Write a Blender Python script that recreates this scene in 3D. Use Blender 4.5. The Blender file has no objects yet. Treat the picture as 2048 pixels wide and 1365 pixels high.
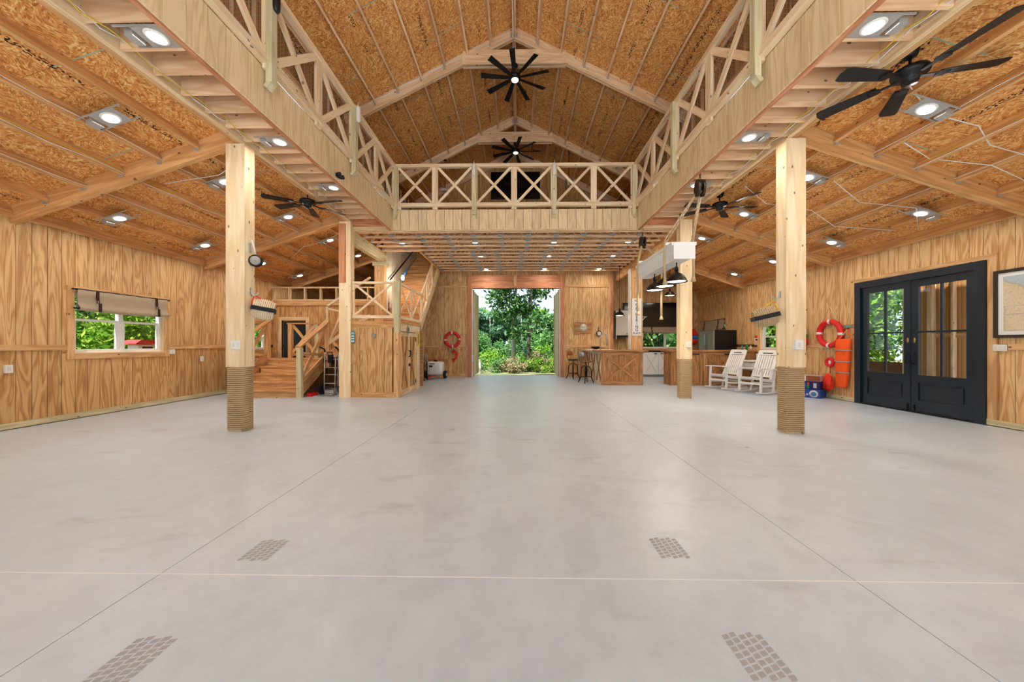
import bpy, bmesh, math, random
from mathutils import Vector as V, Matrix
random.seed(7)
sc = bpy.context.scene
col = sc.collection
R = math.radians
PI = math.pi

# ------------------------------------------------------------------ camera, sky, sun, exposure
cam = bpy.data.cameras.new('camera')
cam.sensor_width = 36.0
cam.lens = 12.0
cam.shift_y = 7.0 / 2048
cam.clip_start = 0.05
cam.clip_end = 500
cob = bpy.data.objects.new('camera', cam)
cob.location = (0.08, 0.0, 1.26)
cob.rotation_euler = (PI / 2, 0, math.atan(11 / 683))
col.objects.link(cob)
sc.camera = cob

LAMP_W = 10.0          # watts of each downlight
SKY = 1.35
SUN = 16.5
w = bpy.data.worlds.new('sky')
w.use_nodes = True
wt = w.node_tree
wt.nodes['Background'].inputs[0].default_value = (0.74, 0.87, 1.0, 1)
wt.nodes['Background'].inputs[1].default_value = SKY
sc.world = w
sl = bpy.data.lights.new('sun', 'SUN')
sl.energy = SUN
sl.angle = R(2)
sl.color = (1, 0.97, 0.92)
so = bpy.data.objects.new('sun', sl)
so.rotation_euler = (R(20), R(-10), R(0))
col.objects.link(so)
vs = sc.view_settings
vs.view_transform = 'Standard'
vs.look = 'None'
vs.exposure = 0.03
vs.gamma = 1.0
vs.use_curve_mapping = False
try:
    sc.cycles.max_bounces = 6
    sc.cycles.diffuse_bounces = 4
    sc.cycles.glossy_bounces = 2
    sc.cycles.transmission_bounces = 4
    sc.cycles.transparent_max_bounces = 8
    sc.cycles.use_adaptive_sampling = True
    sc.cycles.adaptive_threshold = 0.1
    sc.cycles.adaptive_min_samples = 12
    sc.cycles.use_denoising = True
    sc.cycles.caustics_reflective = False
    sc.cycles.caustics_refractive = False
    sc.cycles.sample_clamp_indirect = 8
except Exception:
    pass

# ------------------------------------------------------------------ materials
def srgb(r, g, b):
    f = lambda c: (c / 255 / 12.92) if c / 255 <= 0.04045 else ((c / 255 + 0.055) / 1.055) ** 2.4
    return (f(r), f(g), f(b), 1)

MAT = {}
def soft(c, sat=0.92, val=1.03):
    l = 0.3 * c[0] + 0.6 * c[1] + 0.1 * c[2]
    return tuple(min(0.92, (l + (v - l) * sat) * val) for v in c[:3]) + (1,)
def toward(c, d, f): return tuple(a + (b - a) * f for a, b in zip(c, d))
class NT:
    def __init__(s, name, rough=0.6, metal=0.0, spec=0.4):
        m = bpy.data.materials.new(name)
        m.use_nodes = True
        s.m, s.t = m, m.node_tree
        s.b = s.t.nodes['Principled BSDF']
        s.b.inputs['Roughness'].default_value = rough
        s.b.inputs['Metallic'].default_value = metal
        s.b.inputs['Specular IOR Level'].default_value = spec
        MAT[name] = m
    def n(s, kind, **kw):
        x = s.t.nodes.new('ShaderNode' + kind)
        for k, v in kw.items():
            if k[0] == '_':
                setattr(x, k[1:], v)
            else:
                x.inputs[int(k[1:]) if k[0] == 'i' and k[1:].isdigit() else k.replace('_', ' ')].default_value = v
        return x
    def l(s, a, ao, b, bi):
        s.t.links.new(a.outputs[ao], b.inputs[bi])
    def ramp(s, stops):
        r = s.n('ValToRGB')
        e = r.color_ramp.elements
        while len(e) < len(stops):
            e.new(0.5)
        for x, (p, c) in zip(e, stops):
            x.position, x.color = p, c
        return r
    def coords(s, scale):
        tc = s.n('TexCoord')
        oi = s.n('ObjectInfo')
        mul = s.n('VectorMath', _operation='MULTIPLY_ADD')
        mul.inputs[0].default_value = (0, 0, 0)
        s.l(oi, 'Random', mul, 0)
        mul.inputs[1].default_value = (37, 23, 51)
        s.l(tc, 'Object', mul, 2)
        mp = s.n('Mapping')
        mp.inputs['Scale'].default_value = scale
        s.l(mul, 0, mp, 0)
        return mp

def plain(name, c, rough=0.6, metal=0.0, spec=0.4):
    t = NT(name, rough, metal, spec)
    t.b.inputs['Base Color'].default_value = c
    return t.m

def wood(name, light, mid, dark, ring=9.0, knots=True, rough=0.6, var=0.10):
    """sawn softwood: grain along local X, contour rings, a few knots, piece to piece variation"""
    light, mid, dark = soft(light), soft(mid), soft(toward(dark, mid, 0.62))
    t = NT(name, rough, 0, 0.3)
    mp = t.coords((0.55, 5.0, 5.0))
    n1 = t.n('TexNoise', Scale=1.3, Detail=2.0, Roughness=0.5)
    t.l(mp, 0, n1, 'Vector')
    m1 = t.n('Math', _operation='MULTIPLY'); m1.inputs[1].default_value = ring * 6.28
    t.l(n1, 0, m1, 0)
    s1 = t.n('Math', _operation='SINE'); t.l(m1, 0, s1, 0)
    mp2 = t.coords((2.0, 60.0, 60.0))
    n2 = t.n('TexNoise', Scale=1.0, Detail=2.0, Roughness=0.6)
    t.l(mp2, 0, n2, 'Vector')
    a = t.n('MapRange'); a.inputs[1].default_value = -1; a.inputs[2].default_value = 1
    t.l(s1, 0, a, 0)
    mx = t.n('Mix', _data_type='FLOAT'); mx.inputs[0].default_value = 0.45
    t.l(a, 0, mx, 2); t.l(n2, 0, mx, 3)
    r = t.ramp([(0.12, dark), (0.45, mid), (0.8, light)])
    t.l(mx, 0, r, 0)
    out, oi_ = r, 0
    if knots:
        mp3 = t.coords((1, 1, 1))
        ro = t.n('VectorRotate', _rotation_type='X_AXIS'); ro.inputs['Angle'].default_value = 0.785
        t.l(mp3, 0, ro, 0)
        ms3 = t.n('Mapping'); ms3.inputs['Scale'].default_value = (2.6, 6.0, 0.0); t.l(ro, 0, ms3, 0)
        vo = t.n('TexVoronoi', Scale=1.0, _voronoi_dimensions='2D')
        t.l(ms3, 0, vo, 'Vector')
        sp = t.n('SeparateColor'); t.l(vo, 'Color', sp, 0)
        rr = t.n('Math', _operation='MULTIPLY'); t.l(sp, 0, rr, 0); rr.inputs[1].default_value = 0.075
        dv = t.n('Math', _operation='SUBTRACT'); t.l(rr, 0, dv, 0); t.l(vo, 'Distance', dv, 1)
        k = t.n('MapRange'); k.inputs[1].default_value = 0.0; k.inputs[2].default_value = 0.03
        t.l(dv, 0, k, 0)
        mk_ = t.n('Mix', _data_type='RGBA')
        t.l(k, 0, mk_, 0); t.l(r, 0, mk_, 6)
        mk_.inputs[7].default_value = tuple(v * 0.30 for v in dark[:3]) + (1,)
        out, oi_ = mk_, 2
    oi = t.n('ObjectInfo')
    mr = t.n('MapRange'); mr.inputs[3].default_value = 1 - var; mr.inputs[4].default_value = 1 + var
    t.l(oi, 'Random', mr, 0)
    hsv = t.n('HueSaturation')
    t.l(mr, 0, hsv, 'Value'); t.l(out, oi_, hsv, 'Color')
    t.l(hsv, 0, t.b, 'Base Color')
    return t.m

def plywood(name, light, mid, dark, rough=0.55):
    """rotary cut veneer: broad cathedral figure running along local X"""
    light, mid, dark = soft(light), soft(mid), soft(toward(dark, mid, 0.18))
    t = NT(name, rough, 0, 0.3)
    mp = t.coords((0.42, 3.6, 3.6))
    n1 = t.n('TexNoise', Scale=1.3, Detail=2.5, Roughness=0.55, Distortion=0.6)
    t.l(mp, 0, n1, 'Vector')
    m1 = t.n('Math', _operation='MULTIPLY'); m1.inputs[1].default_value = 8 * 6.28
    t.l(n1, 0, m1, 0)
    s1 = t.n('Math', _operation='SINE'); t.l(m1, 0, s1, 0)
    a = t.n('MapRange'); a.inputs[1].default_value = -1; a.inputs[2].default_value = 1
    t.l(s1, 0, a, 0)
    mp2 = t.coords((1.0, 40.0, 40.0))
    n2 = t.n('TexNoise', Scale=1.0, Detail=3.0)
    t.l(mp2, 0, n2, 'Vector')
    mx = t.n('Mix', _data_type='FLOAT'); mx.inputs[0].default_value = 0.5
    t.l(a, 0, mx, 2); t.l(n2, 0, mx, 3)
    r = t.ramp([(0.15, dark), (0.4, mid), (0.75, light)])
    t.l(mx, 0, r, 0)
    oi = t.n('ObjectInfo')
    mr = t.n('MapRange'); mr.inputs[3].default_value = 0.93; mr.inputs[4].default_value = 1.06
    t.l(oi, 'Random', mr, 0)
    hsv = t.n('HueSaturation')
    t.l(mr, 0, hsv, 'Value'); t.l(r, 0, hsv, 'Color')
    t.l(hsv, 0, t.b, 'Base Color')
    return t.m

def osb(name, cols, stamp=True):
    cols = [(p_, soft(c_, 0.95, 1.25)) for p_, c_ in cols]
    t = NT(name, 0.6, 0, 0.3)
    mp = t.coords((1, 1, 1))
    warp = t.n('TexNoise', Scale=2.5, Detail=0.0, _noise_dimensions='2D')
    t.l(mp, 0, warp, 'Vector')
    add = t.n('VectorMath', _operation='MULTIPLY_ADD')
    t.l(warp, 'Color', add, 0); add.inputs[1].default_value = (0.25, 0.25, 0.25); t.l(mp, 0, add, 2)
    vals = []
    for rot, sx, sy in ((0.5, 15, 80), (1.9, 15, 74), (2.7, 20, 90)):
        m = t.n('Mapping'); m.inputs['Scale'].default_value = (sx, sy, 8); m.inputs['Rotation'].default_value = (0, 0, 0)
        ro = t.n('VectorRotate', _rotation_type='Z_AXIS'); ro.inputs['Angle'].default_value = rot
        t.l(add, 0, ro, 0); t.l(ro, 0, m, 0)
        v = t.n('TexVoronoi', Scale=1.0, _voronoi_dimensions='2D'); t.l(m, 0, v, 'Vector')
        sx_ = t.n('SeparateColor'); t.l(v, 'Color', sx_, 0)
        vals.append(sx_)
    sel = t.n('TexNoise', Scale=20.0, Detail=0.0, _noise_dimensions='2D'); t.l(mp, 0, sel, 'Vector')
    g1 = t.n('Math', _operation='GREATER_THAN'); t.l(sel, 0, g1, 0); g1.inputs[1].default_value = 0.5
    x1 = t.n('Mix', _data_type='FLOAT'); t.l(g1, 0, x1, 0); t.l(vals[0], 0, x1, 2); t.l(vals[1], 0, x1, 3)
    x2 = t.n('Mix', _data_type='FLOAT'); x2.inputs[0].default_value = 0.4; t.l(x1, 0, x2, 2); t.l(vals[2], 0, x2, 3)
    r = t.ramp(cols)
    t.l(x2, 0, r, 0)
    last, li = r, 0
    if stamp:   # rows of printed mill stamp along the sheet
        tc = t.n('TexCoord'); sep = t.n('SeparateXYZ'); t.l(tc, 'Object', sep, 0)
        ms = None
        sb = t.n('Math', _operation='SUBTRACT'); t.l(sep, 1, sb, 0); sb.inputs[1].default_value = 0.27
        ab = t.n('Math', _operation='ABSOLUTE'); t.l(sb, 0, ab, 0)
        lt = t.n('Math', _operation='LESS_THAN'); t.l(ab, 0, lt, 0); lt.inputs[1].default_value = 0.03
        mp4 = t.coords((38, 60, 1)); nz = t.n('TexNoise', Scale=1.0, Detail=0.0); t.l(mp4, 0, nz, 'Vector')
        g2 = t.n('Math', _operation='GREATER_THAN'); t.l(nz, 0, g2, 0); g2.inputs[1].default_value = 0.56
        mp5 = t.coords((1.3, 0, 0)); nz2 = t.n('TexNoise', Scale=1.0, Detail=0.0); t.l(mp5, 0, nz2, 'Vector')
        g3 = t.n('Math', _operation='GREATER_THAN'); t.l(nz2, 0, g3, 0); g3.inputs[1].default_value = 0.5
        mm = t.n('Math', _operation='MULTIPLY'); t.l(lt, 0, mm, 0); t.l(g2, 0, mm, 1)
        m2 = t.n('Math', _operation='MULTIPLY'); t.l(mm, 0, m2, 0); t.l(g3, 0, m2, 1)
        x3 = t.n('Mix', _data_type='RGBA'); t.l(m2, 0, x3, 0); t.l(r, 0, x3, 6); x3.inputs[7].default_value = srgb(52, 34, 22)
        last, li = x3, 2
    t.l(last, li, t.b, 'Base Color')
    return t.m

def glow(name, c, s):
    t = NT(name)
    t.b.inputs['Base Color'].default_value = (0.8, 0.8, 0.8, 1)
    t.b.inputs['Emission Color'].default_value = c
    t.b.inputs['Emission Strength'].default_value = s
    return t.m

# sawn lumber and sheet goods
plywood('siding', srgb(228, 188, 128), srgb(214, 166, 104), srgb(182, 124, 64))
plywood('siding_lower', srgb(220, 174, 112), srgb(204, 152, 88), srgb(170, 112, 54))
plywood('fascia_ply', srgb(238, 210, 164), srgb(230, 199, 150), srgb(216, 182, 130))
wood('pine', srgb(241, 212, 168), srgb(229, 194, 146), srgb(203, 158, 108), ring=5)
wood('pine_trim', srgb(232, 186, 126), srgb(215, 163, 102), srgb(184, 126, 72), ring=5)
wood('rafter_pine', srgb(228, 176, 112), srgb(212, 156, 92), srgb(182, 122, 66), ring=5)
wood('truss_pine', srgb(242, 206, 162), srgb(232, 188, 142), srgb(206, 154, 106), ring=5)
wood('rail_pine', srgb(246, 220, 180), srgb(238, 206, 162), srgb(216, 172, 126), ring=4)
wood('treated', srgb(220, 208, 164), srgb(206, 192, 146), srgb(178, 160, 114), ring=4)
wood('stair_pine', srgb(226, 172, 108), srgb(206, 148, 84), srgb(172, 112, 58), ring=5)
wood('post_pine', srgb(246, 222, 180), srgb(238, 208, 160), srgb(222, 184, 132), ring=3.5)
wood('bar_wood', srgb(196, 142, 84), srgb(170, 116, 62), srgb(132, 84, 42), ring=6)
wood('bar_pale', srgb(236, 218, 190), srgb(222, 200, 168), srgb(196, 168, 130), ring=5)
wood('red_fir', srgb(218, 150, 104), srgb(200, 128, 84), srgb(166, 96, 58), ring=5)
plywood('daylit_ply', srgb(230, 226, 212), srgb(222, 216, 200), srgb(208, 200, 182))  # daylight from above put into the paler colour of this plywood
osb('osb_roof', [(0.12, srgb(164, 96, 40)), (0.40, srgb(202, 132, 62)), (0.62, srgb(216, 152, 78)), (0.88, srgb(236, 192, 126))])
osb('osb_wall', [(0.2, srgb(130, 86, 42)), (0.5, srgb(170, 122, 66)), (0.8, srgb(196, 150, 92))], stamp=False)

def concrete():
    t = NT('concrete', 0.42, 0, 0.45)
    tc = t.n('TexCoord')
    a = t.n('TexNoise', Scale=0.9, Detail=6.0, Roughness=0.72)
    b = t.n('TexNoise', Scale=7.0, Detail=4.0, Roughness=0.7)
    c = t.n('TexNoise', Scale=2.6, Detail=4.0, Roughness=0.65, Distortion=1.2)
    for x in (a, b, c):
        t.l(tc, 'Object', x, 'Vector')
    m1 = t.n('Mix', _data_type='FLOAT'); m1.inputs[0].default_value = 0.35; t.l(a, 0, m1, 2); t.l(b, 0, m1, 3)
    m2 = t.n('Mix', _data_type='FLOAT'); m2.inputs[0].default_value = 0.35; t.l(m1, 0, m2, 2); t.l(c, 0, m2, 3)
    r = t.ramp([(0.33, srgb(182, 193, 205)), (0.5, srgb(196, 208, 220)), (0.66, srgb(206, 218, 229))])
    t.l(m2, 0, r, 0)
    mpx = t.n('Mapping'); mpx.inputs['Scale'].default_value = (1.6, 4.5, 1); mpx.inputs['Rotation'].default_value = (0, 0, 0.35); t.l(tc, 'Object', mpx, 0)
    st_ = t.n('TexNoise', Scale=0.8, Detail=5.0, Roughness=0.6); t.l(mpx, 0, st_, 'Vector')
    sr_ = t.ramp([(0.60, (1, 1, 1, 1)), (0.72, (0.80, 0.79, 0.78, 1))]); t.l(st_, 0, sr_, 0)
    mu = t.n('Mix', _data_type='RGBA', _blend_type='MULTIPLY'); mu.inputs[0].default_value = 1.0
    t.l(r, 0, mu, 6); t.l(sr_, 0, mu, 7); t.l(mu, 2, t.b, 'Base Color')
    rr = t.n('MapRange'); rr.inputs[1].default_value = 0.3; rr.inputs[2].default_value = 0.7
    rr.inputs[3].default_value = 0.24; rr.inputs[4].default_value = 0.44
    t.l(m2, 0, rr, 0); t.l(rr, 0, t.b, 'Roughness')
    bp = t.n('Bump', Strength=0.06, Distance=0.01); t.l(b, 0, bp, 'Height'); t.l(bp, 0, t.b, 'Normal')
concrete()
plain('joint_dark', srgb(150, 148, 146), 0.9)
plain('joint_white', srgb(236, 236, 236), 0.8)
plain('tyre_mark', srgb(172, 172, 175), 0.8)
plain('scuff', srgb(178, 174, 172), 0.7)
plain('gap_dark', srgb(96, 66, 38), 0.9)
plain('black_paint', srgb(15, 33, 47), 0.28, 0, 0.6)
plain('black_metal', srgb(22, 22, 24), 0.42, 0.2)
plain('fan_blade', srgb(26, 26, 28), 0.5)
plain('dark_bronze', srgb(50, 40, 33), 0.4, 0.5)
plain('steel', srgb(180, 184, 188), 0.32, 0.9)
plain('aluminium', srgb(196, 198, 200), 0.35, 0.85)
plain('galvanized', srgb(182, 182, 178), 0.5, 0.35)
plain('white_plastic', srgb(236, 236, 232), 0.4)
plain('cream', srgb(226, 220, 206), 0.6)
plain('white_paint', srgb(240, 239, 236), 0.45)
plain('window_white', srgb(238, 236, 230), 0.4)
plain('rubber', srgb(26, 26, 26), 0.75)
plain('red_float', srgb(224, 36, 36), 0.45)
plain('orange_cloth', srgb(255, 92, 20), 0.7)
plain('red_net', srgb(226, 44, 30), 0.7)
plain('green_paint', srgb(20, 150, 60), 0.45)
plain('yellow_plastic', srgb(236, 190, 30), 0.5)
plain('reflective', srgb(168, 168, 172), 0.35, 0.3)
plain('brass', srgb(176, 146, 84), 0.35, 0.9)
plain('canvas_blind', srgb(176, 158, 134), 0.85)
plain('strap_brown', srgb(52, 36, 26), 0.7)
plain('teal_paint', srgb(96, 146, 150), 0.6)
plain('screen_black', srgb(10, 11, 14), 0.12, 0, 0.6)
plain('appliance_black', srgb(20, 22, 24), 0.4)
plain('print_black', srgb(30, 28, 26), 0.7)
plain('carton_blue', srgb(40, 74, 158), 0.4)
plain('carton_navy', srgb(22, 32, 92), 0.4)
plain('carton_pale', srgb(190, 186, 196), 0.4)
plain('carton_brown', srgb(140, 74, 44), 0.5)
plain('carton_sky', srgb(66, 124, 190), 0.4)
plain('cable_white', srgb(232, 230, 224), 0.5)
plain('cable_yellow', srgb(228, 190, 60), 0.5)
plain('dark_void', srgb(14, 12, 11), 0.9)
plain('mark_green', srgb(168, 186, 156), 0.7)
plain('blue_plastic', srgb(40, 110, 190), 0.4)
plain('grey_panel', srgb(168, 166, 160), 0.5)
plain('sky_blue_insul', srgb(170, 196, 210), 0.4, 0.3)
plain('chart_frame', srgb(56, 44, 36), 0.5)
plain('tan_leather', srgb(170, 92, 46), 0.5)
plain('brown_wall', srgb(112, 78, 56), 0.7)
glow('lamp_glow', (1, 0.93, 0.82, 1), 14.0)
glow('bulb_glow', (1, 0.88, 0.7, 1), 10.0)
glow('fan_lens', (1, 0.97, 0.93, 1), 0.9)

def rope_mat(name, c1, c2, sc_=90):
    t = NT(name, 0.85)
    tc = t.n('TexCoord')
    wv = t.n('TexWave', Scale=sc_, Distortion=2.0, _bands_direction='DIAGONAL')
    t.l(tc, 'Object', wv, 'Vector')
    r = t.ramp([(0.2, c1), (0.8, c2)])
    t.l(wv, 0, r, 0); t.l(r, 0, t.b, 'Base Color')
rope_mat('rope_tan', srgb(164, 136, 98), srgb(208, 182, 140), 60)
rope_mat('rope_pale', srgb(214, 186, 152), srgb(234, 212, 182), 60)
rope_mat('rope_jute', srgb(176, 146, 108), srgb(216, 190, 152), 30)

def glass():
    t = NT('glass')
    tr = t.n('BsdfTransparent'); gl = t.n('BsdfGlossy'); gl.inputs['Roughness'].default_value = 0.02
    lw = t.n('LayerWeight'); lw.inputs[0].default_value = 0.5
    pw = t.n('Math', _operation='POWER'); t.l(lw, 'Facing', pw, 0); pw.inputs[1].default_value = 5.0
    fr = t.n('Math', _operation='MULTIPLY_ADD'); t.l(pw, 0, fr, 0); fr.inputs[1].default_value = 0.9; fr.inputs[2].default_value = 0.04
    mx = t.n('MixShader')
    t.l(fr, 0, mx, 0); t.l(tr, 0, mx, 1); t.l(gl, 0, mx, 2)
    t.l(mx, 0, t.t.nodes['Material Output'], 0)
glass()

def leafmat(name, c1, c2, c3):
    t = NT(name, 0.7, 0, 0.2)
    g = t.n('NewGeometry')
    oi = t.n('ObjectInfo')
    r = t.ramp([(0.1, c1), (0.5, c2), (0.9, c3)])
    t.l(g, 'Random Per Island', r, 0)
    mr = t.n('MapRange'); mr.inputs[3].default_value = 0.8; mr.inputs[4].default_value = 1.2
    t.l(oi, 'Random', mr, 0)
    h = t.n('HueSaturation'); t.l(mr, 0, h, 'Value'); t.l(r, 0, h, 'Color')
    d = t.n('BsdfDiffuse'); tl = t.n('BsdfTranslucent')
    t.l(h, 0, d, 0); t.l(h, 0, tl, 0)
    mx = t.n('MixShader'); mx.inputs[0].default_value = 0.45
    t.l(d, 0, mx, 1); t.l(tl, 0, mx, 2)
    t.l(mx, 0, t.t.nodes['Material Output'], 0)
leafmat('leaf_bright', srgb(70, 116, 30), srgb(110, 156, 48), srgb(160, 190, 84))
leafmat('leaf_mid', srgb(56, 98, 56), srgb(88, 134, 74), srgb(132, 168, 100))
leafmat('leaf_haze', srgb(66, 104, 82), srgb(98, 138, 108), srgb(138, 170, 136))  # distance haze put into a lighter, bluer leaf colour
leafmat('leaf_dry', srgb(124, 116, 80), srgb(152, 144, 108), srgb(186, 178, 146))
def bark():
    t = NT('bark', 0.9)
    tc = t.n('TexCoord'); n = t.n('TexNoise', Scale=6.0, Detail=5.0); t.l(tc, 'Object', n, 'Vector')
    r = t.ramp([(0.35, srgb(80, 74, 68)), (0.5, srgb(134, 130, 124)), (0.65, srgb(180, 178, 172))])
    t.l(n, 0, r, 0); t.l(r, 0, t.b, 'Base Color')
bark()
plain('bark_pale', srgb(186, 186, 180), 0.9)
def ground_mat():
    t = NT('ground', 0.95)
    tc = t.n('TexCoord'); n = t.n('TexNoise', Scale=1.2, Detail=6.0); t.l(tc, 'Object', n, 'Vector')
    r = t.ramp([(0.35, srgb(60, 72, 36)), (0.5, srgb(86, 94, 54)), (0.65, srgb(122, 114, 86))])
    t.l(n, 0, r, 0); t.l(r, 0, t.b, 'Base Color')
ground_mat()
def chart_mat():
    t = NT('chart_print', 0.5)
    tc = t.n('TexCoord')
    sep = t.n('SeparateXYZ'); t.l(tc, 'Object', sep, 0)
    n = t.n('TexNoise', Scale=5.0, Detail=4.0); t.l(tc, 'Object', n, 'Vector')
    # a pale river running down across the tan land
    ad = t.n('Math', _operation='ADD'); t.l(sep, 0, ad, 0); t.l(sep, 1, ad, 1)
    n2 = t.n('Math', _operation='MULTIPLY_ADD'); t.l(n, 0, n2, 0); n2.inputs[1].default_value = 0.5; n2.inputs[2].default_value = -0.25
    ad2 = t.n('Math', _operation='ADD'); t.l(ad, 0, ad2, 0); t.l(n2, 0, ad2, 1)
    ab = t.n('Math', _operation='ABSOLUTE'); t.l(ad2, 0, ab, 0)
    r = t.ramp([(0.05, srgb(188, 200, 206)), (0.09, srgb(176, 178, 156)), (0.12, srgb(216, 196, 160)), (0.4, srgb(224, 206, 172))])
    t.l(ab, 0, r, 0)
    nb = t.n('TexNoise', Scale=9.0, Detail=5.0); t.l(tc, 'Object', nb, 'Vector')
    sn = t.n('Math', _operation='MULTIPLY'); t.l(nb, 0, sn, 0); sn.inputs[1].default_value = 70.0
    s2 = t.n('Math', _operation='SINE'); t.l(sn, 0, s2, 0)
    gt = t.n('MapRange'); gt.inputs[1].default_value = 0.7; gt.inputs[2].default_value = 1.0; gt.inputs[4].default_value = 0.35; t.l(s2, 0, gt, 0)
    mx = t.n('Mix', _data_type='RGBA'); t.l(gt, 0, mx, 0); t.l(r, 0, mx, 6); mx.inputs[7].default_value = srgb(120, 128, 128)
    t.l(mx, 2, t.b, 'Base Color')
chart_mat()

# ------------------------------------------------------------------ builders
W = {}
MESH = {}
def mk(name, data, parent=None, M=None):
    o = bpy.data.objects.new(name, data)
    col.objects.link(o)
    M = M or Matrix.Identity(4)
    W[o.name] = M
    if parent is not None:
        o.parent = parent
        o.matrix_parent_inverse = W[parent.name].inverted()
    o.matrix_basis = M
    return o
def tag(o, label=None, cat=None, group=None, kind=None):
    if label: o['label'] = label
    if cat: o['category'] = cat
    if group: o['group'] = group
    if kind: o['kind'] = kind
    return o
def thing(name, loc, label, cat, group=None, kind=None):
    return tag(mk(name, None, None, Matrix.Translation(V(loc))), label, cat, group, kind)
def struct(name, label, cat, loc=(0, 0, 0)):
    return tag(mk(name, None, None, Matrix.Translation(V(loc))), label, cat, None, 'structure')
def sub(name, parent, loc=None):
    """an Empty part that carries sub-parts"""
    return mk(name, None, parent, Matrix.Translation(V(loc)) if loc else W[parent.name])

BOXF = [(0, 3, 2, 1), (4, 5, 6, 7), (0, 1, 5, 4), (1, 2, 6, 5), (2, 3, 7, 6), (3, 0, 4, 7)]
def boxverts(x0, y0, z0, x1, y1, z1):
    return [(x0, y0, z0), (x1, y0, z0), (x1, y1, z0), (x0, y1, z0), (x0, y0, z1), (x1, y0, z1), (x1, y1, z1), (x0, y1, z1)]
def boxmesh(l, w_, h, mat):
    k = (round(l, 3), round(w_, 3), round(h, 3), mat)
    if k not in MESH:
        me = bpy.data.meshes.new('box')
        me.from_pydata(boxverts(-l / 2, -w_ / 2, -h / 2, l / 2, w_ / 2, h / 2), [], BOXF)
        me.materials.append(MAT[mat])
        MESH[k] = me
    return MESH[k]
def bar(name, p0, p1, w_, h, mat, parent=None, up=(0, 0, 1)):
    """a straight piece from p0 to p1: w_ across, h along `up`; grain runs along it"""
    p0, p1 = V(p0), V(p1)
    x = (p1 - p0); l = x.length; x = x / l
    u = V(up)
    if abs(x.dot(u)) > 0.999:
        u = V((0, 1, 0)) if abs(x.y) < 0.9 else V((1, 0, 0))
    y = u.cross(x).normalized(); z = x.cross(y)
    M = Matrix((x, y, z)).transposed().to_4x4()
    M.translation = (p0 + p1) / 2
    return mk(name, boxmesh(l, w_, h, mat), parent, M)
def box(name, lo, hi, mat, parent=None):
    d = [abs(hi[i] - lo[i]) for i in range(3)]
    c = V([(hi[i] + lo[i]) / 2 for i in range(3)])
    k = d.index(max(d))
    if k == 0:
        return mk(name, boxmesh(d[0], d[1], d[2], mat), parent, Matrix.Translation(c))
    if k == 1:
        return mk(name, boxmesh(d[1], d[0], d[2], mat), parent, Matrix.Translation(c) @ Matrix.Rotation(PI / 2, 4, 'Z'))
    return mk(name, boxmesh(d[2], d[1], d[0], mat), parent, Matrix.Translation(c) @ Matrix.Rotation(PI / 2, 4, 'Y'))
def pyd(name, vs_, fs, mat, parent=None, M=None, smooth=False):
    me = bpy.data.meshes.new(name)
    me.from_pydata([tuple(v) for v in vs_], [], fs)
    me.materials.append(MAT[mat])
    if smooth:
        me.polygons.foreach_set('use_smooth', [True] * len(me.polygons))
    me.update()
    return mk(name, me, parent, M)
def boxes(name, lst, mat, parent=None, M=None):
    vs_, fs = [], []
    for b in lst:
        n = len(vs_); vs_ += boxverts(*b); fs += [tuple(i + n for i in f) for f in BOXF]
    return pyd(name, vs_, fs, mat, parent, M)
def tubedata(pts, r, seg=8, closed=False):
    pts = [V(p) for p in pts]; n = len(pts)
    rs = r if isinstance(r, (list, tuple)) else [r] * n
    vs_, fs = [], []
    prev = None
    for i, p in enumerate(pts):
        a = pts[(i - 1) % n] if (closed or i > 0) else p
        b = pts[(i + 1) % n] if (closed or i < n - 1) else p
        t = (b - a)
        t = t.normalized() if t.length > 1e-9 else V((0, 0, 1))
        if prev is None:
            u = t.cross(V((0, 0, 1)))
            if u.length < 0.05: u = t.cross(V((1, 0, 0)))
            u.normalize()
        else:
            u = prev - t * prev.dot(t)
            u = u.normalized() if u.length > 1e-6 else t.orthogonal().normalized()
        prev = u
        v = t.cross(u)
        for k in range(seg):
            a_ = 2 * PI * k / seg
            vs_.append(p + (u * math.cos(a_) + v * math.sin(a_)) * rs[i])
    m = n if closed else n - 1
    for i in range(m):
        j = (i + 1) % n
        for k in range(seg):
            k2 = (k + 1) % seg
            fs.append((i * seg + k, i * seg + k2, j * seg + k2, j * seg + k))
    if not closed:
        fs.append(tuple(range(seg - 1, -1, -1))); fs.append(tuple((n - 1) * seg + k for k in range(seg)))
    return vs_, fs
def tube(name, pts, r, mat, parent=None, seg=8, closed=False):
    vs_, fs = tubedata(pts, r, seg, closed)
    return pyd(name, vs_, fs, mat, parent, None, True)
def lathe(name, prof, mat, parent=None, M=None, seg=24, smooth=True):
    """prof: (radius, z) from one end to the other, turned about Z"""
    vs_, fs = [], []
    for r, z in prof:
        for k in range(seg):
            a = 2 * PI * k / seg
            vs_.append((r * math.cos(a), r * math.sin(a), z))
    for i in range(len(prof) - 1):
        for k in range(seg):
            k2 = (k + 1) % seg
            fs.append((i * seg + k, i * seg + k2, (i + 1) * seg + k2, (i + 1) * seg + k))
    fs.append(tuple(range(seg - 1, -1, -1))); fs.append(tuple((len(prof) - 1) * seg + k for k in range(seg)))
    me = bpy.data.meshes.new(name)
    me.from_pydata(vs_, [], fs)
    me.materials.append(MAT[mat])
    if smooth:
        fl = [True] * len(me.polygons); fl[-1] = fl[-2] = False
        me.polygons.foreach_set('use_smooth', fl)
    me.update()
    return mk(name, me, parent, M)
def at(x, y, z): return Matrix.Translation((x, y, z))
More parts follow.
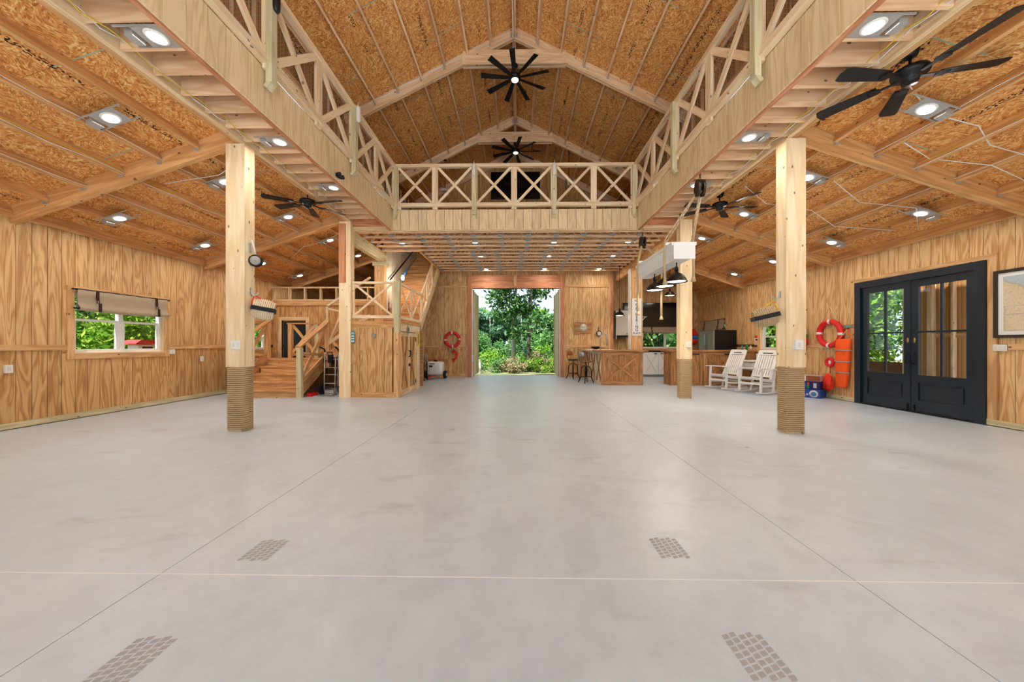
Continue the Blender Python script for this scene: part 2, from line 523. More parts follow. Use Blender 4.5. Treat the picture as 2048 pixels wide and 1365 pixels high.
def prism(name, poly, d0, d1, axis, mat, parent=None):
    """poly in the plane across `axis` (x: (y,z), y: (x,z), z: (x,y)) pushed from d0 to d1"""
    n = len(poly); vs_ = []
    for d in (d0, d1):
        for a, b in poly:
            vs_.append({'x': (d, a, b), 'y': (a, d, b), 'z': (a, b, d)}[axis])
    fs = [tuple(range(n - 1, -1, -1)), tuple(range(n, 2 * n))] + [(i, (i + 1) % n, n + (i + 1) % n, n + i) for i in range(n)]
    o = pyd(name, vs_, fs, mat, parent)
    bm = bmesh.new(); bm.from_mesh(o.data); bmesh.ops.recalc_face_normals(bm, faces=bm.faces); bm.to_mesh(o.data); bm.free()
    return o
def cutrects(rects, holes):
    for (h0, h1, g0, g1) in holes:
        out = []
        for (a, b, c, d) in rects:
            if h1 <= a or h0 >= b or g1 <= c or g0 >= d:
                out.append((a, b, c, d)); continue
            if c < g0: out.append((a, b, c, g0))
            if d > g1: out.append((a, b, g1, d))
            c2, d2 = max(c, g0), min(d, g1)
            if a < h0: out.append((a, h0, c2, d2))
            if b > h1: out.append((h1, b, c2, d2))
        rects = out
    return rects
def wall(o, axis, pos, face, u0, u1, z0, z1, holes, bands, pitch=0.172, thick=0.14, ph=0.0, gapmat='gap_dark'):
    """framed wall: a backing slab with grooved siding boards standing proud of it on the room side.
    axis 'x': plane x=pos, u is y; axis 'y': plane y=pos, u is x; face +1/-1: direction of the room"""
    def put(a, b, c, d, n0, n1):
        p0, p1 = sorted((pos + face * n0, pos + face * n1))
        return ((p0, a, c, p1, b, d) if axis == 'x' else (a, p0, c, b, p1, d))
    boxes('backing', [put(*r, -thick, -0.012) for r in cutrects([(u0, u1, z0, z1)], holes)], gapmat, o)
    for (c, d, mat, holes2) in bands:
        u = math.floor((u0 - ph) / pitch) * pitch + ph
        while u < u1:
            a, b = max(u, u0), min(u + pitch, u1)
            if b - a > 0.01:
                for r in cutrects([(a + 0.0035, b - 0.0035, c, d)], holes + holes2):
                    if r[1] - r[0] < 0.012 or r[3] - r[2] < 0.012: continue
                    q = put(*r, -0.014, 0.0)
                    box('board', q[:3], q[3:], mat, o)
            u += pitch
    return o
def blob_leaves(name, blobs, n, size, mat, parent=None, M=None, seed=1, share=None):
    key = ('leaf', share)
    if share and key in MESH:
        return mk(name, MESH[key], parent, M)
    rg = random.Random(seed)
    vs_, fs = [], []
    tot = sum(b[3] * b[4] * b[5] for b in blobs)
    for bx, by, bz, rx, ry, rz in blobs:
        for _ in range(max(4, int(n * rx * ry * rz / tot))):
            while True:
                p = V((rg.uniform(-1, 1), rg.uniform(-1, 1), rg.uniform(-1, 1)))
                if 0.2 < p.length < 1: break
            p *= 0.55 + 0.45 * rg.random()
            c = V((bx + p.x * rx * 1.3, by + p.y * ry * 1.3, bz + p.z * rz * 1.3))
            s = size * rg.uniform(0.6, 1.4)
            a = V((rg.gauss(0, 1), rg.gauss(0, 1), rg.gauss(0, 1))).normalized()
            b = a.orthogonal().normalized()
            b.rotate(Matrix.Rotation(rg.uniform(0, 6.28), 3, a))
            c2 = a.cross(b)
            k = len(vs_)
            vs_ += [c - b * s, c - c2 * s * 0.42 , c + b * s, c + c2 * s * 0.42]
            fs.append((k, k + 1, k + 2, k + 3))
    o = pyd(name, vs_, fs, mat, parent, M)
    if share: MESH[key] = o.data
    return o

# ================================================================== THE BUILDING
XW, XP, YB, YK = 7.43, 3.865, 13.15, 13.95          # inner wall face, inner post face, back wall, kitchen wall
FRAMES = (1.73, 4.965, 8.095, 11.2)                   # y of the timber frames
Y0 = -2.0                                             # the open front of the building, behind the viewer
def aisle_z(x): return 4.46 - (abs(x) - 4.0) / 3      # underside of the aisle roof deck
def roof_z(x): return 8.77 - 0.5 * abs(x)             # underside of the main roof deck

# ---- floor: three strips of slab with sawn joints
fl = struct('floor', 'smooth pale grey concrete slab floor with sawn joints', 'floor')
boxes('bed', [(-7.6, Y0, -0.25, 7.6, 14.1, -0.012)], 'joint_dark', fl)
JX, JY = 1.88, 1.842
for a, b in ((-7.6, -JX), (-JX, JX), (JX, 7.6)):
    for c, d in ((Y0, JY), (JY, 14.1)):
        boxes('slab', [(a + 0.0025, c + 0.0025, -0.2, b - 0.0025, d - 0.0025, 0)], 'concrete', fl)
boxes('chalk_line', [(-7.4, JY - 0.0035, -0.002, 7.4, JY + 0.0035, 0.0006)], 'joint_white', fl)
def tread(cx, cy, ang):
    vs_, fs = [], []
    ca, sa = math.cos(ang), math.sin(ang)
    for r in range(5):
        for k in range(7):
            x0, y0 = -0.085 + r * 0.036, -0.10 + k * 0.03 + (0.012 if r % 2 else 0)
            q = [(x0, y0), (x0 + 0.028, y0 + 0.008), (x0 + 0.028, y0 + 0.030), (x0, y0 + 0.022)]
            n = len(vs_)
            vs_ += [(cx + x * ca - y * sa, cy + x * sa + y * ca, 0.0007) for x, y in q]
            fs.append((n, n + 1, n + 2, n + 3))
    tag(pyd('tyre_print', vs_, fs, 'tyre_mark', fl), kind='stuff')
for cx, cy in ((-1.47, 2.06), (1.014, 2.122), (-1.46, 1.33), (1.047, 1.39)):
    tread(cx, cy, 0.0)

# ---- side walls
wl = struct('wall_left', 'left wall of grooved plywood siding with a chair rail', 'wall')
HL = [(5.65, 7.14, 1.10, 2.17), (8.95, 10.12, 1.10, 1.86)]
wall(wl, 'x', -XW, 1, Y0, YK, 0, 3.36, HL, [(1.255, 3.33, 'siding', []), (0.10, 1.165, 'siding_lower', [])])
wr = struct('wall_right', 'right wall of grooved plywood siding with double doors', 'wall')
HR = [(5.47, 7.50, 0.0, 2.57), (9.80, 10.46, 1.10, 1.88), (12.15, 13.75, 1.10, 2.15)]
wall(wr, 'x', XW, -1, Y0, YK, 0, 3.36, HR, [(1.265, 3.33, 'siding', []), (0.10, 1.18, 'siding', [])])
def hrail(parent, name, x, f, y0, y1, z0, z1, mat, t=0.022):
    a, b = sorted((x, x + f * t)); box(name, (a, y0, z0), (b, y1, z1), mat, parent)
t = struct('trim_1', 'chair rail board along the left wall', 'trim')
hrail(t, 'rail_board', -XW, 1, Y0, 5.56, 1.165, 1.255, 'pine_trim'); hrail(t, 'rail_board', -XW, 1, 7.23, 8.84, 1.165, 1.255, 'pine_trim')
t = struct('trim_2', 'chair rail board along the right wall', 'trim')
hrail(t, 'rail_board', XW, -1, Y0, 5.22, 1.18, 1.27, 'pine_trim'); hrail(t, 'rail_board', XW, -1, 7.62, 9.68, 1.18, 1.27, 'pine_trim')
t = struct('baseboard_left', 'rough baseboard along the foot of the left wall', 'baseboard')
hrail(t, 'base_board', -XW, 1, Y0, 10.3, 0.012, 0.10, 'treated', 0.03)
t = struct('baseboard_right', 'rough baseboard along the foot of the right wall', 'baseboard')
hrail(t, 'base_board', XW, -1, Y0, 5.45, 0.012, 0.10, 'treated', 0.03); hrail(t, 'base_board', XW, -1, 7.53, 10.5, 0.012, 0.10, 'treated', 0.03)

# ---- windows
def window(name, label, axis, pos, face, u0, u1, z0, z1, units, casing=True, meet=0.5, blind=None):
    """vinyl double-hung units side by side in a timber casing. face: +1/-1 towards the room"""
    o = struct(name, label, 'window')
    def B(nm, a, b, c, d, n0, n1, mat, p=o):
        q0, q1 = sorted((pos + face * n0, pos + face * n1))
        return box(nm, (q0, a, c) if axis == 'x' else (a, q0, c), (q1, b, d) if axis == 'x' else (b, q1, d), mat, p)
    if casing:
        cw = 0.09
        B('casing', u0 - cw, u0, z0 - cw, z1 + 0.08, 0, 0.024, 'pine_trim'); B('casing', u1, u1 + cw, z0 - cw, z1 + 0.08, 0, 0.024, 'pine_trim')
        B('casing', u0, u1, z0 - cw, z0, 0, 0.024, 'pine_trim'); B('casing', u0, u1, z1, z1 + 0.08, 0, 0.024, 'pine_trim')
    for a, b, c, d in ((u0, u0 + 0.018, z0, z1), (u1 - 0.018, u1, z0, z1), (u0, u1, z0, z0 + 0.018), (u0, u1, z1 - 0.018, z1)):
        B('jamb', a, b, c, d, -0.14, 0.005, 'pine')
    w0, w1 = u0 + 0.018, u1 - 0.018
    s = (w1 - w0) / units
    for i in range(units):
        a, b = w0 + i * s, w0 + (i + 1) * s
        fr = sub('sash_unit', o)
        for e in ((a, a + 0.035, z0 + 0.018, z1 - 0.018), (b - 0.035, b, z0 + 0.018, z1 - 0.018), (a + 0.035, b - 0.035, z0 + 0.018, z0 + 0.075), (a + 0.035, b - 0.035, z1 - 0.07, z1 - 0.018)):
            B('frame', *e, -0.13, -0.06, 'window_white', fr)
        zm = z0 + (z1 - z0) * meet
        B('meeting_rail', a + 0.035, b - 0.035, zm - 0.02, zm + 0.02, -0.12, -0.07, 'window_white', fr)
        for e in ((a + 0.035, a + 0.07), (b - 0.07, b - 0.035)):
            B('stile', *e, z0 + 0.075, zm - 0.02, -0.105, -0.07, 'window_white', fr)
        B('pane', a + 0.035, b - 0.035, zm + 0.02, z1 - 0.07, -0.112, -0.108, 'glass', fr)
        B('pane', a + 0.07, b - 0.07, z0 + 0.075, zm - 0.02, -0.09, -0.086, 'glass', fr)
    return o
window('window_1', 'double white sash window with a pine casing, in the left wall', 'x', -XW, 1, 5.65, 7.14, 1.10, 2.17, 2, True, 0.55)
window('window_2', 'small white sash window by the stair landing, left wall', 'x', -XW, 1, 8.95, 10.12, 1.10, 1.86, 2)
window('window_3', 'small white sash window behind the rope-wrapped post, right wall', 'x', XW, -1, 9.80, 10.46, 1.10, 1.88, 1)
window('window_4', 'white sash window behind the refrigerator, right wall', 'x', XW, -1, 12.15, 13.75, 1.10, 2.15, 2)

# ---- back wall with the big open doorway
wb = struct('wall_back', 'back wall of plywood siding around the big doorway', 'wall')
DX0, DX1, DZ = -1.68, 1.72, 3.43
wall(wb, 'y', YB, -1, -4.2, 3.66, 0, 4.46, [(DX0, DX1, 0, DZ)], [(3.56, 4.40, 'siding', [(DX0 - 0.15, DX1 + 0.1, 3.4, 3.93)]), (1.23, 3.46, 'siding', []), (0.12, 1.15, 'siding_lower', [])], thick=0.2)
t = struct('trim_3', 'pine boards framing the big doorway and back wall', 'trim')
box('header_board', (DX0 - 0.14, YB - 0.05, 3.70), (DX1 + 0.12, YB, 3.93), 'red_fir', t)
box('header_board', (DX0 - 0.14, YB - 0.04, 3.43), (DX1 + 0.12, YB, 3.695), 'red_fir', t)
box('track_block', (-0.06, YB - 0.075, 3.50), (0.06, YB - 0.05, 3.93), 'pine_trim', t)
for x0, x1 in ((DX0 - 0.16, DX0), (DX1, DX1 + 0.14)):
    box('jamb_board', (x0, YB - 0.06, 0), (x1, YB, 3.93), 'red_fir', t)
for x0, x1 in ((-3.75, DX0 - 0.16), (DX1 + 0.14, 3.64)):
    for z0, z1 in ((3.46, 3.56), (1.15, 1.23), (0.0, 0.12)):
        box('cross_board', (x0, YB - 0.025, z0), (x1, YB, z1), 'pine_trim', t)
    box('stile_board', (x0, YB - 0.028, 0), (x0 + 0.09, YB, 3.46), 'pine_trim', t)
    box('stile_board', (x1 - 0.1, YB - 0.028, 0), (x1, YB, 3.46), 'pine_trim', t)
box('corner_board', (3.64, YB - 0.05, 0), (3.74, YB + 0.1, 4.0), 'red_fir', t)
# the outer doors, swung open outside
for k, (xa, xb) in enumerate(((DX0 - 0.02, DX0 + 0.03), (DX1 - 0.03, DX1 + 0.02))):
    d = struct('door_%d' % (k + 2), ('left' if k == 0 else 'right') + ' barn door leaf swung open outside the back doorway', 'door')
    box('weather_strip', (xa, YB + 0.0, 0), (xb, YB + 0.03, 3.43), 'white_paint', d)
    x0, x1 = (DX0 - 0.05, DX0 + 0.02) if k == 0 else (DX1 - 0.02, DX1 + 0.05)
    for j in range(8):
        box('plank', (x0, 13.38 + j * 0.21, 0.02), (x1, 13.38 + j * 0.21 + 0.203, 3.4), 'treated' if j % 2 else 'pine', d)
    xi = x1 if k == 0 else x0
    s = 1 if k == 0 else -1
    box('frame_board', (min(xi, xi + s * 0.03), 14.85, 0.02), (max(xi, xi + s * 0.03), 15.02, 3.4), 'treated', d)
    box('frame_board', (min(xi, xi + s * 0.03), 13.36, 0.02), (max(xi, xi + s * 0.03), 13.5, 3.4), 'treated', d)
    tube('pull_handle', [(xi + s * 0.03, 14.93, 0.92), (xi + s * 0.08, 14.93, 0.98), (xi + s * 0.08, 14.93, 1.2), (xi + s * 0.03, 14.93, 1.26)], 0.014, 'black_metal', d)

# ---- kitchen wall, left rear wall, partition
wk = struct('wall_kitchen', 'kitchen back wall of plywood siding with a wide window', 'wall')
wall(wk, 'y', YK, -1, 3.5, 7.6, 0, 4.6, [(5.15, 7.05, 1.09, 1.78)], [(0.05, 4.45, 'siding', [])], thick=0.12)
boxes('return', [(3.55, YB + 0.1, 0, 3.66, YK, 4.4)], 'gap_dark', wk)
window('window_5', 'wide kitchen window showing tree trunks, under the television', 'y', YK, -1, 5.15, 7.05, 1.09, 1.78, 2, True, 0.02)
wr2 = struct('wall_rear', 'plain rear wall hidden behind the stair room', 'wall')
boxes('panel', [(-7.6, YK, 0, -1.9, YK + 0.12, 4.6)], 'osb_wall', wr2)
wp = struct('wall_partition', 'plywood partition with an open framed top behind the stair', 'wall')
boxes('under_stair_panel', [(-3.87, 10.36, 0, -2.8, 10.42, 1.75)], 'siding_lower', wp)
wall(wp, 'y', 10.36, -1, -7.43, -3.87, 0, 2.56, [(-7.18, -6.36, 0.86, 2.02)], [(0.0, 2.45, 'siding_lower', [])], thick=0.1)
box('cap_board', (-7.43, 10.30, 2.45), (-3.9, 10.38, 2.60), 'pine_trim', wp)
box('plate', (-7.43, 10.31, 2.60), (-3.9, 10.40, 2.64), 'pine', wp); box('plate', (-7.43, 10.31, 2.98), (-3.9, 10.40, 3.02), 'pine', wp)
for i in range(8):
    x = -7.41 + i * 0.485
    box('stud', (x, 10.31, 2.64), (x + 0.04, 10.40, 2.98), 'pine', wp)
d = struct('door_4', 'black door in a pine frame behind the stair landing', 'door')
box('leaf', (-7.12, 10.40, 0.87), (-6.42, 10.45, 1.97), 'black_paint', d)
for lo, hi in (((-7.25, 10.335, 0.87), (-7.15, 10.36, 2.1)), ((-6.40, 10.335, 0.87), (-6.28, 10.36, 2.1)), ((-7.15, 10.335, 2.0), (-6.40, 10.36, 2.1))):
    box('casing', lo, hi, 'pine', d)

# ---- front wall behind the viewer, with the doorway the daylight comes in by
wf = struct('wall_front', 'front gable wall with a wide open doorway', 'wall')
boxes('panel', [(a, Y0 - 0.12, c, b, Y0, d) for a, b, c, d in cutrects([(-7.6, 7.6, 0, 4.4)], [(-3.86, 3.86, 0, 4.5), (-7.0, -4.4, 0.9, 2.4), (4.4, 7.0, 0.9, 2.4)])], 'osb_wall', wf)
prism('gable', [(-4.1, 6.7), (-2.6, 6.9), (0, 8.2), (2.6, 6.9), (4.1, 6.7), (0, 8.75)], Y0 - 0.12, Y0, 'y', 'osb_wall', wf)

# ---- aisle roofs: deck sheets, rafters, purlins, hangers
ys = [Y0] + list(FRAMES) + [YK]
PURX = [4.09, 4.60, 5.167, 5.734, 6.30, 6.867, 7.40]
SL = math.atan(1 / 3)
for s, nm in ((-1, 'left'), (1, 'right')):
    c = struct('ceiling_%s_aisle' % nm, 'sloping strand-board roof over the %s aisle with purlins and rafters' % nm, 'ceiling')
    edges = [3.95, 5.167, 6.30, 7.62]
    for i in range(3):
        y = Y0 - (0.6 if i % 2 else 1.8)
        while y < YK:
            a, b = max(y, Y0 - 0.1), min(y + 2.44, YK + 0.15)
            if b - a > 0.05:
                x0, x1 = edges[i] + 0.003, edges[i + 1] - 0.003
                bar('sheet', (s * (x0 + x1) / 2, a + 0.003, aisle_z((x0 + x1) / 2) + 0.008), (s * (x0 + x1) / 2, b - 0.003, aisle_z((x0 + x1) / 2) + 0.008), (x1 - x0) / math.cos(SL), 0.015, 'osb_roof', c, up=(s / 3, 0, 1))
                if a > 2 and i < 2: bar('edge_seal', (s * (x0 + 0.02), a, aisle_z(x0 + 0.02) - 0.001), (s * (x1 - 0.35), a, aisle_z(x1 - 0.35) - 0.001), 0.012, 0.003, 'mark_green', c, up=(s / 3, 0, 1))
            y += 2.44
    bar('roof_skin', (s * 5.8, Y0 - 0.1, aisle_z(5.8) + 0.045), (s * 5.8, YK + 0.1, aisle_z(5.8) + 0.045), 4.1, 0.03, 'grey_panel', c, up=(s / 3, 0, 1))
    for f in FRAMES:
        for k in (-1, 1):
            bar('rafter', (s * 4.0, f + k * 0.0205, aisle_z(4.0) - 0.13), (s * 7.46, f + k * 0.0205, aisle_z(7.46) - 0.13), 0.04, 0.245, 'rafter_pine', c, up=(s / 3, 0, 1))
    for i in range(len(ys) - 1):
        a, b = ys[i] + (0.045 if i else 0), ys[i + 1] - (0.045 if i < len(ys) - 2 else 0)
        for j, x in enumerate(PURX):
            h = 0.14 if 0 < j < 6 else 0.19
            bar('purlin', (s * x, a, aisle_z(x) - h / 2), (s * x, b, aisle_z(x) - h / 2), 0.04, h, 'rafter_pine', c, up=(s / 3, 0, 1))
            if 0 < j < 6 and i >= 1 and i < 4:
                box('hanger', (s * x - 0.026, b - 0.022, aisle_z(x) - 0.165), (s * x + 0.026, b + 0.003, aisle_z(x) - 0.07), 'galvanized', c)
    # cables stapled along the purlins and looped across the bays
    rg = random.Random(4 + s)
    for x, dz, m in ((5.167, 0.05, 'cable_white'), (5.734, 0.03, 'cable_white'), (5.75, 0.07, 'cable_yellow'), (6.30, 0.05, 'cable_white')):
        pts = []
        y = 2.0
        while y < 10.9:
            pts.append((s * (x - 0.03 - rg.uniform(0, 0.02)), y, aisle_z(x) - 0.145 + dz + rg.uniform(-0.02, 0.015)))
            y += 0.42
        tube('cable', pts, 0.0055, m, c, 5)
    if s > 0:
        for pts in ([(4.45, 3.9, 4.2), (5.0, 4.15, 4.02), (5.5, 4.1, 3.83), (5.9, 4.3, 3.72), (6.4, 4.25, 3.52), (7.0, 4.5, 3.3)],
                    [(5.2, 4.6, 3.93), (5.7, 4.75, 3.8), (6.2, 4.5, 3.57), (6.9, 4.6, 3.35)],
                    [(4.3, 6.4, 4.2), (4.9, 6.7, 4.0), (5.6, 6.5, 3.78), (6.2, 6.7, 3.55), (6.9, 6.3, 3.33)],
                    [(5.2, 5.6, 3.9), (5.9, 5.9, 3.68), (6.5, 5.6, 3.46), (7.1, 6.1, 3.28)]):
            tube('cable', pts, 0.006, 'cable_white', c, 5)
    else:
        for pts in ([(-4.3, 8.6, 4.2), (-4.9, 8.9, 4.0), (-5.5, 8.8, 3.8), (-6.1, 9.2, 3.6)],
                    [(-4.2, 5.3, 4.2), (-4.8, 5.5, 4.03), (-5.5, 5.3, 3.8)]):
            tube('cable', pts, 0.006, 'cable_white', c, 5)

# ---- main roof
mr_ = struct('ceiling_main', 'high gabled strand-board roof over the hall with purlins and ridge', 'ceiling')
SM = math.atan(0.5)
mys = [Y0] + list(FRAMES) + [YB + 0.05]
MP = [0.565, 1.117, 1.65, 2.2, 2.76, 3.30, 3.86]
for s in (-1, 1):
    edges = [0.0, 1.117, 2.2, 3.30, 4.25]
    for i in range(4):
        y = Y0 - (0.4 if i % 2 else 1.6)
        while y < YB:
            a, b = max(y, Y0 - 0.1), min(y + 2.44, YB + 0.2)
            if b - a > 0.05:
                x0, x1 = edges[i] + (0.003 if i else 0), edges[i + 1] - 0.003
                xm = (x0 + x1) / 2
                bar('sheet', (s * xm, a + 0.003, roof_z(xm) + 0.009), (s * xm, b - 0.003, roof_z(xm) + 0.009), (x1 - x0) / math.cos(SM), 0.015, 'osb_roof', mr_, up=(s / 2, 0, 1))
                if a > 5: bar('edge_seal', (s * (x0 + 0.05), a, roof_z(x0 + 0.05) - 0.001), (s * (x1 - 0.3), a, roof_z(x1 - 0.3) - 0.001), 0.013, 0.003, 'mark_green', mr_, up=(s / 2, 0, 1))
            y += 2.44
    bar('roof_skin', (s * 2.15, Y0 - 0.1, roof_z(2.15) + 0.05), (s * 2.15, YB + 0.2, roof_z(2.15) + 0.05), 4.85, 0.03, 'grey_panel', mr_, up=(s / 2, 0, 1))
    for i in range(len(mys) - 1):
        for x in MP:
            bar('purlin', (s * x, mys[i] + 0.045, roof_z(x) - 0.07), (s * x, mys[i + 1] - 0.045, roof_z(x) - 0.07), 0.038, 0.14, 'truss_pine', mr_, up=(s / 2, 0, 1))
            if i in (2, 3):
                box('hanger', (s * x - 0.025, mys[i + 1] - 0.064, roof_z(x) - 0.17), (s * x + 0.025, mys[i + 1] - 0.042, roof_z(x) - 0.075), 'galvanized', mr_)
for i in range(len(mys) - 1):
    for k in (-1, 1):
        box('ridge_board', (k * 0.024 - 0.019, mys[i] + 0.045, 8.5), (k * 0.024 + 0.019, mys[i + 1] - 0.045, 8.75), 'truss_pine', mr_)
for s, nm in ((-1, 'left'), (1, 'right')):
    g = struct('wall_gallery_%s' % nm, 'low strand-board wall behind the %s loft gallery' % nm, 'wall')
    xa, xb = sorted((s * 4.05, s * 4.17))
    boxes('panel', [(xa, a, c, xb, b, d) for a, b, c, d in cutrects([(Y0, YB + 0.1, 4.5, 6.76)], [(5.5, 6.7, 5.0, 6.1), (9.6, 10.8, 5.0, 6.1)])], 'osb_wall', g)
    for k in range(36):
        y = Y0 + 0.1 + k * 0.42
        if 5.46 < y < 6.72 or 9.56 < y < 10.8: continue
        box('stud', (s * 4.05 - 0.04 if s > 0 else -4.05, y, 4.5), (4.05 if s > 0 else -4.01, y + 0.038, 6.72), 'truss_pine', g)
for k, (s, y) in enumerate(((-1, 5.5), (1, 5.5), (-1, 9.6), (1, 9.6))):
    window('window_%d' % (6 + k), 'white loft window behind the %s gallery railing, %s' % ('left' if s < 0 else 'right', 'near' if k < 2 else 'far'), 'x', s * 4.05, -s, y, y + 1.2, 5.0, 6.1, 1)
lbl = {1.73: 'timber roof truss overhead, nearest the front doorway', 4.965: 'timber roof truss above the first rope-wrapped posts', 8.095: 'timber roof truss with the large nine-blade fan under its collar tie', 11.2: 'timber roof truss with the small far fan under its collar tie'}
for f in FRAMES:
    t = thing('roof_truss', (0, f, 6.7), lbl[f], 'roof truss')
    for s in (-1, 1):
        for k in (-1, 1):
            bar('rafter', (s * 0.0, f + k * 0.021, roof_z(0) - 0.14), (s * 4.05, f + k * 0.021, roof_z(4.05) - 0.14), 0.04, 0.24, 'truss_pine', t, up=(s / 2, 0, 1))
    for k in (-1, 1):
        box('collar_tie', (-1.22, f + k * 0.055 - 0.02, 7.87), (1.22, f + k * 0.055 + 0.02, 8.20), 'truss_pine', t)
    box('ridge_plate', (-0.09, f - 0.05, 8.50), (0.09, f - 0.043, 8.61), 'galvanized', t)
    tube('cable', [(-3.9 + 0.32 * i, f - 0.05, roof_z(3.9 - 0.32 * i) - 0.05 - 0.03 * (i % 2)) for i in range(11)], 0.007, 'cable_white', t, 5)
# gable above the loft
gb = struct('wall_gable', 'plywood gable wall at the far end of the loft', 'wall')
prism('backing', [(-4.1, 4.5), (4.1, 4.5), (4.1, 6.72), (0, 8.77), (-4.1, 6.72)], YB + 0.03, YB + 0.2, 'y', 'gap_dark', gb)
x = -4.05
while x < 4.05:
    zt = roof_z(max(abs(x), abs(x + 0.2)))
    box('board', (x + 0.003, YB + 0.012, 4.5), (x + 0.2, YB + 0.03, zt), 'siding_lower', gb)
    x += 0.2032
for s in (-1, 1):
    bar('rake_board', (0, YB - 0.02, roof_z(0) - 0.14), (s * 4.05, YB - 0.02, roof_z(4.05) - 0.14), 0.04, 0.24, 'truss_pine', gb, up=(s / 2, 0, 1))

# ---- timber posts
def rope_wrap(parent, cx, cy, hx, hy, z1, mat='rope_tan', pitch=0.029):
    pts = []; n = int(z1 / pitch); r = 0.0148; cr = 0.03
    ring = []
    for (sx, sy, a0) in ((1, -1, -90), (1, 1, 0), (-1, 1, 90), (-1, -1, 180)):
        for k in range(4):
            a = R(a0 + 30 * k)
            ring.append((cx + sx * (hx - cr) + math.cos(a) * (cr + r * 0.7), cy + sy * (hy - cr) + math.sin(a) * (cr + r * 0.7)))
    for i in range(n):
        for k, (x, y) in enumerate(ring):
            pts.append((x, y, 0.015 + (i + k / len(ring)) * pitch))
    return tube('rope_wrap', pts, r, mat, parent, 6)
def post(x, y, label, z1=4.17, wrap=None, hw=0.1375, hd=0.095, mat='post_pine', yoff=0.0):
    t = thing('timber_post', (x, y + hd, 0), label, 'post')
    z0 = 0.0
    if wrap:
        box('core', (x - hw + 0.016, y + 0.016, 0.0), (x + hw - 0.016, y + 2 * hd - 0.016, wrap), mat, t)
        rope_wrap(t, x, y + hd, hw - 0.016, hd - 0.016, wrap)
        z0 = wrap
    box('front_board', (x - hw, y, z0), (x + hw, y + 0.025, z1), mat, t)
    box('back_board', (x - hw, y + 2 * hd - 0.025, z0), (x + hw, y + 2 * hd, z1), mat, t)
    box('side_board', (x - hw, y + 0.0255, z0), (x - hw + 0.025, y + 2 * hd - 0.0255, z1), mat, t)
    box('side_board', (x + hw - 0.025, y + 0.0255, z0), (x + hw, y + 2 * hd - 0.0255, z1), mat, t)
    return t
PX = 4.0025
post(-PX, 4.87, 'pale pine post with rope-wrapped foot, left side, holding a hung rope coil', wrap=0.935)
post(PX, 4.87, 'pale pine post with rope-wrapped foot, right side, near the black double doors', wrap=0.935)
post(PX, 8.0, 'pale pine post with rope-wrapped foot beside the rocking chairs', wrap=0.92)
p2 = post(-PX, 8.0, 'bare pine post beside the stair closet', mat='post_pine')
box('splice_board', (-PX - 0.1375, 7.99, 2.72), (-PX + 0.03, 8.0, 4.12), 'red_fir', p2)
post(-PX, 1.66, 'pale pine post at the front of the left aisle', wrap=0.935)
post(PX, 1.66, 'pale pine post at the front of the right aisle', wrap=0.935)
post(3.94, 11.12, 'wide pine post behind the bar carrying the vertical sign', z1=3.72, hw=0.19, hd=0.12, mat='pine_trim')
t = post(-PX, 10.0, 'pine post with a treated cap rising beside the upper stair', z1=3.58, hd=0.1, mat='pine_trim')
box('cap_block', (-4.19, 9.97, 3.58), (-3.80, 10.25, 3.70), 'treated', t)

# ---- loft galleries: beam, joists, fascia
JO = [3.04 + 0.305 * k for k in range(-16, 17)]
for s, nm in ((-1, 'left'), (1, 'right')):
    g = struct('ceiling_%s_gallery' % nm, 'underside of the %s loft gallery with joists, beam and plywood fascia' % nm, 'ceiling')
    def bx(name, xa, y0, z0, xb, y1, z1, mat):
        a, b = sorted((s * xa, s * xb)); return box(name, (a, y0, z0), (b, y1, z1), mat, g)
    bx('beam', 3.868, Y0, 4.175, 3.935, 8.19, 4.46, 'pine'); bx('beam', 3.94, Y0, 4.175, 4.005, 8.19, 4.46, 'rafter_pine')
    for y in JO:
        if Y0 < y < 8.0: bx('joist', 2.975, y - 0.019, 4.20, 3.865, y + 0.019, 4.44, 'truss_pine')
    bx('rim_joist', 2.955, Y0, 4.20, 2.975, 8.16, 4.44, 'pine')
    bx('fascia_edge', 2.945, Y0, 3.985, 2.995, 8.16, 4.03, 'red_fir')
    bx('deck', 2.95, Y0, 4.445, 4.1, 8.2, 4.465, 'osb_wall')
    y = Y0
    while y < 8.17:
        bx('fascia_board', 2.925, y + 0.004, 4.0, 2.944, min(y + 0.2065, 8.185), 4.545, 'fascia_ply'); y += 0.2105
    rg = random.Random(9 + s)
    for m, off in (('cable_white', 0.0), ('cable_yellow', 0.05)):
        pts = [(s * (3.80 - off + rg.uniform(-0.04, 0.02)), y, 4.215 + rg.uniform(-0.03, 0.02)) for y in [1.5 + 0.16 * k for k in range(40)]]
        tube('cable', pts, 0.006, m, g, 5)
g = struct('ceiling_loft_edge', 'plywood fascia across the hall below the loft railing', 'ceiling')
x = -2.94
while x < 2.93:
    box('fascia_board', (x + 0.004, 8.17, 4.02), (min(x + 0.2065, 2.94), 8.19, 4.50), 'fascia_ply', g); x += 0.2105
boxes('backing', [(-2.94, 8.191, 4.06, 2.94, 8.199, 4.5)], 'gap_dark', g)
box('header', (-3.86, 8.2, 4.0), (3.86, 8.24, 4.06), 'pine', g)
for s in (-1, 1):
    a, b = sorted((s * 2.97, s * 3.86))
    box('end_joist', (a, 8.12, 4.07), (b, 8.16, 4.44), 'red_fir', g); box('ledger', (a, 8.10, 4.0), (b, 8.19, 4.07), 'pine', g)

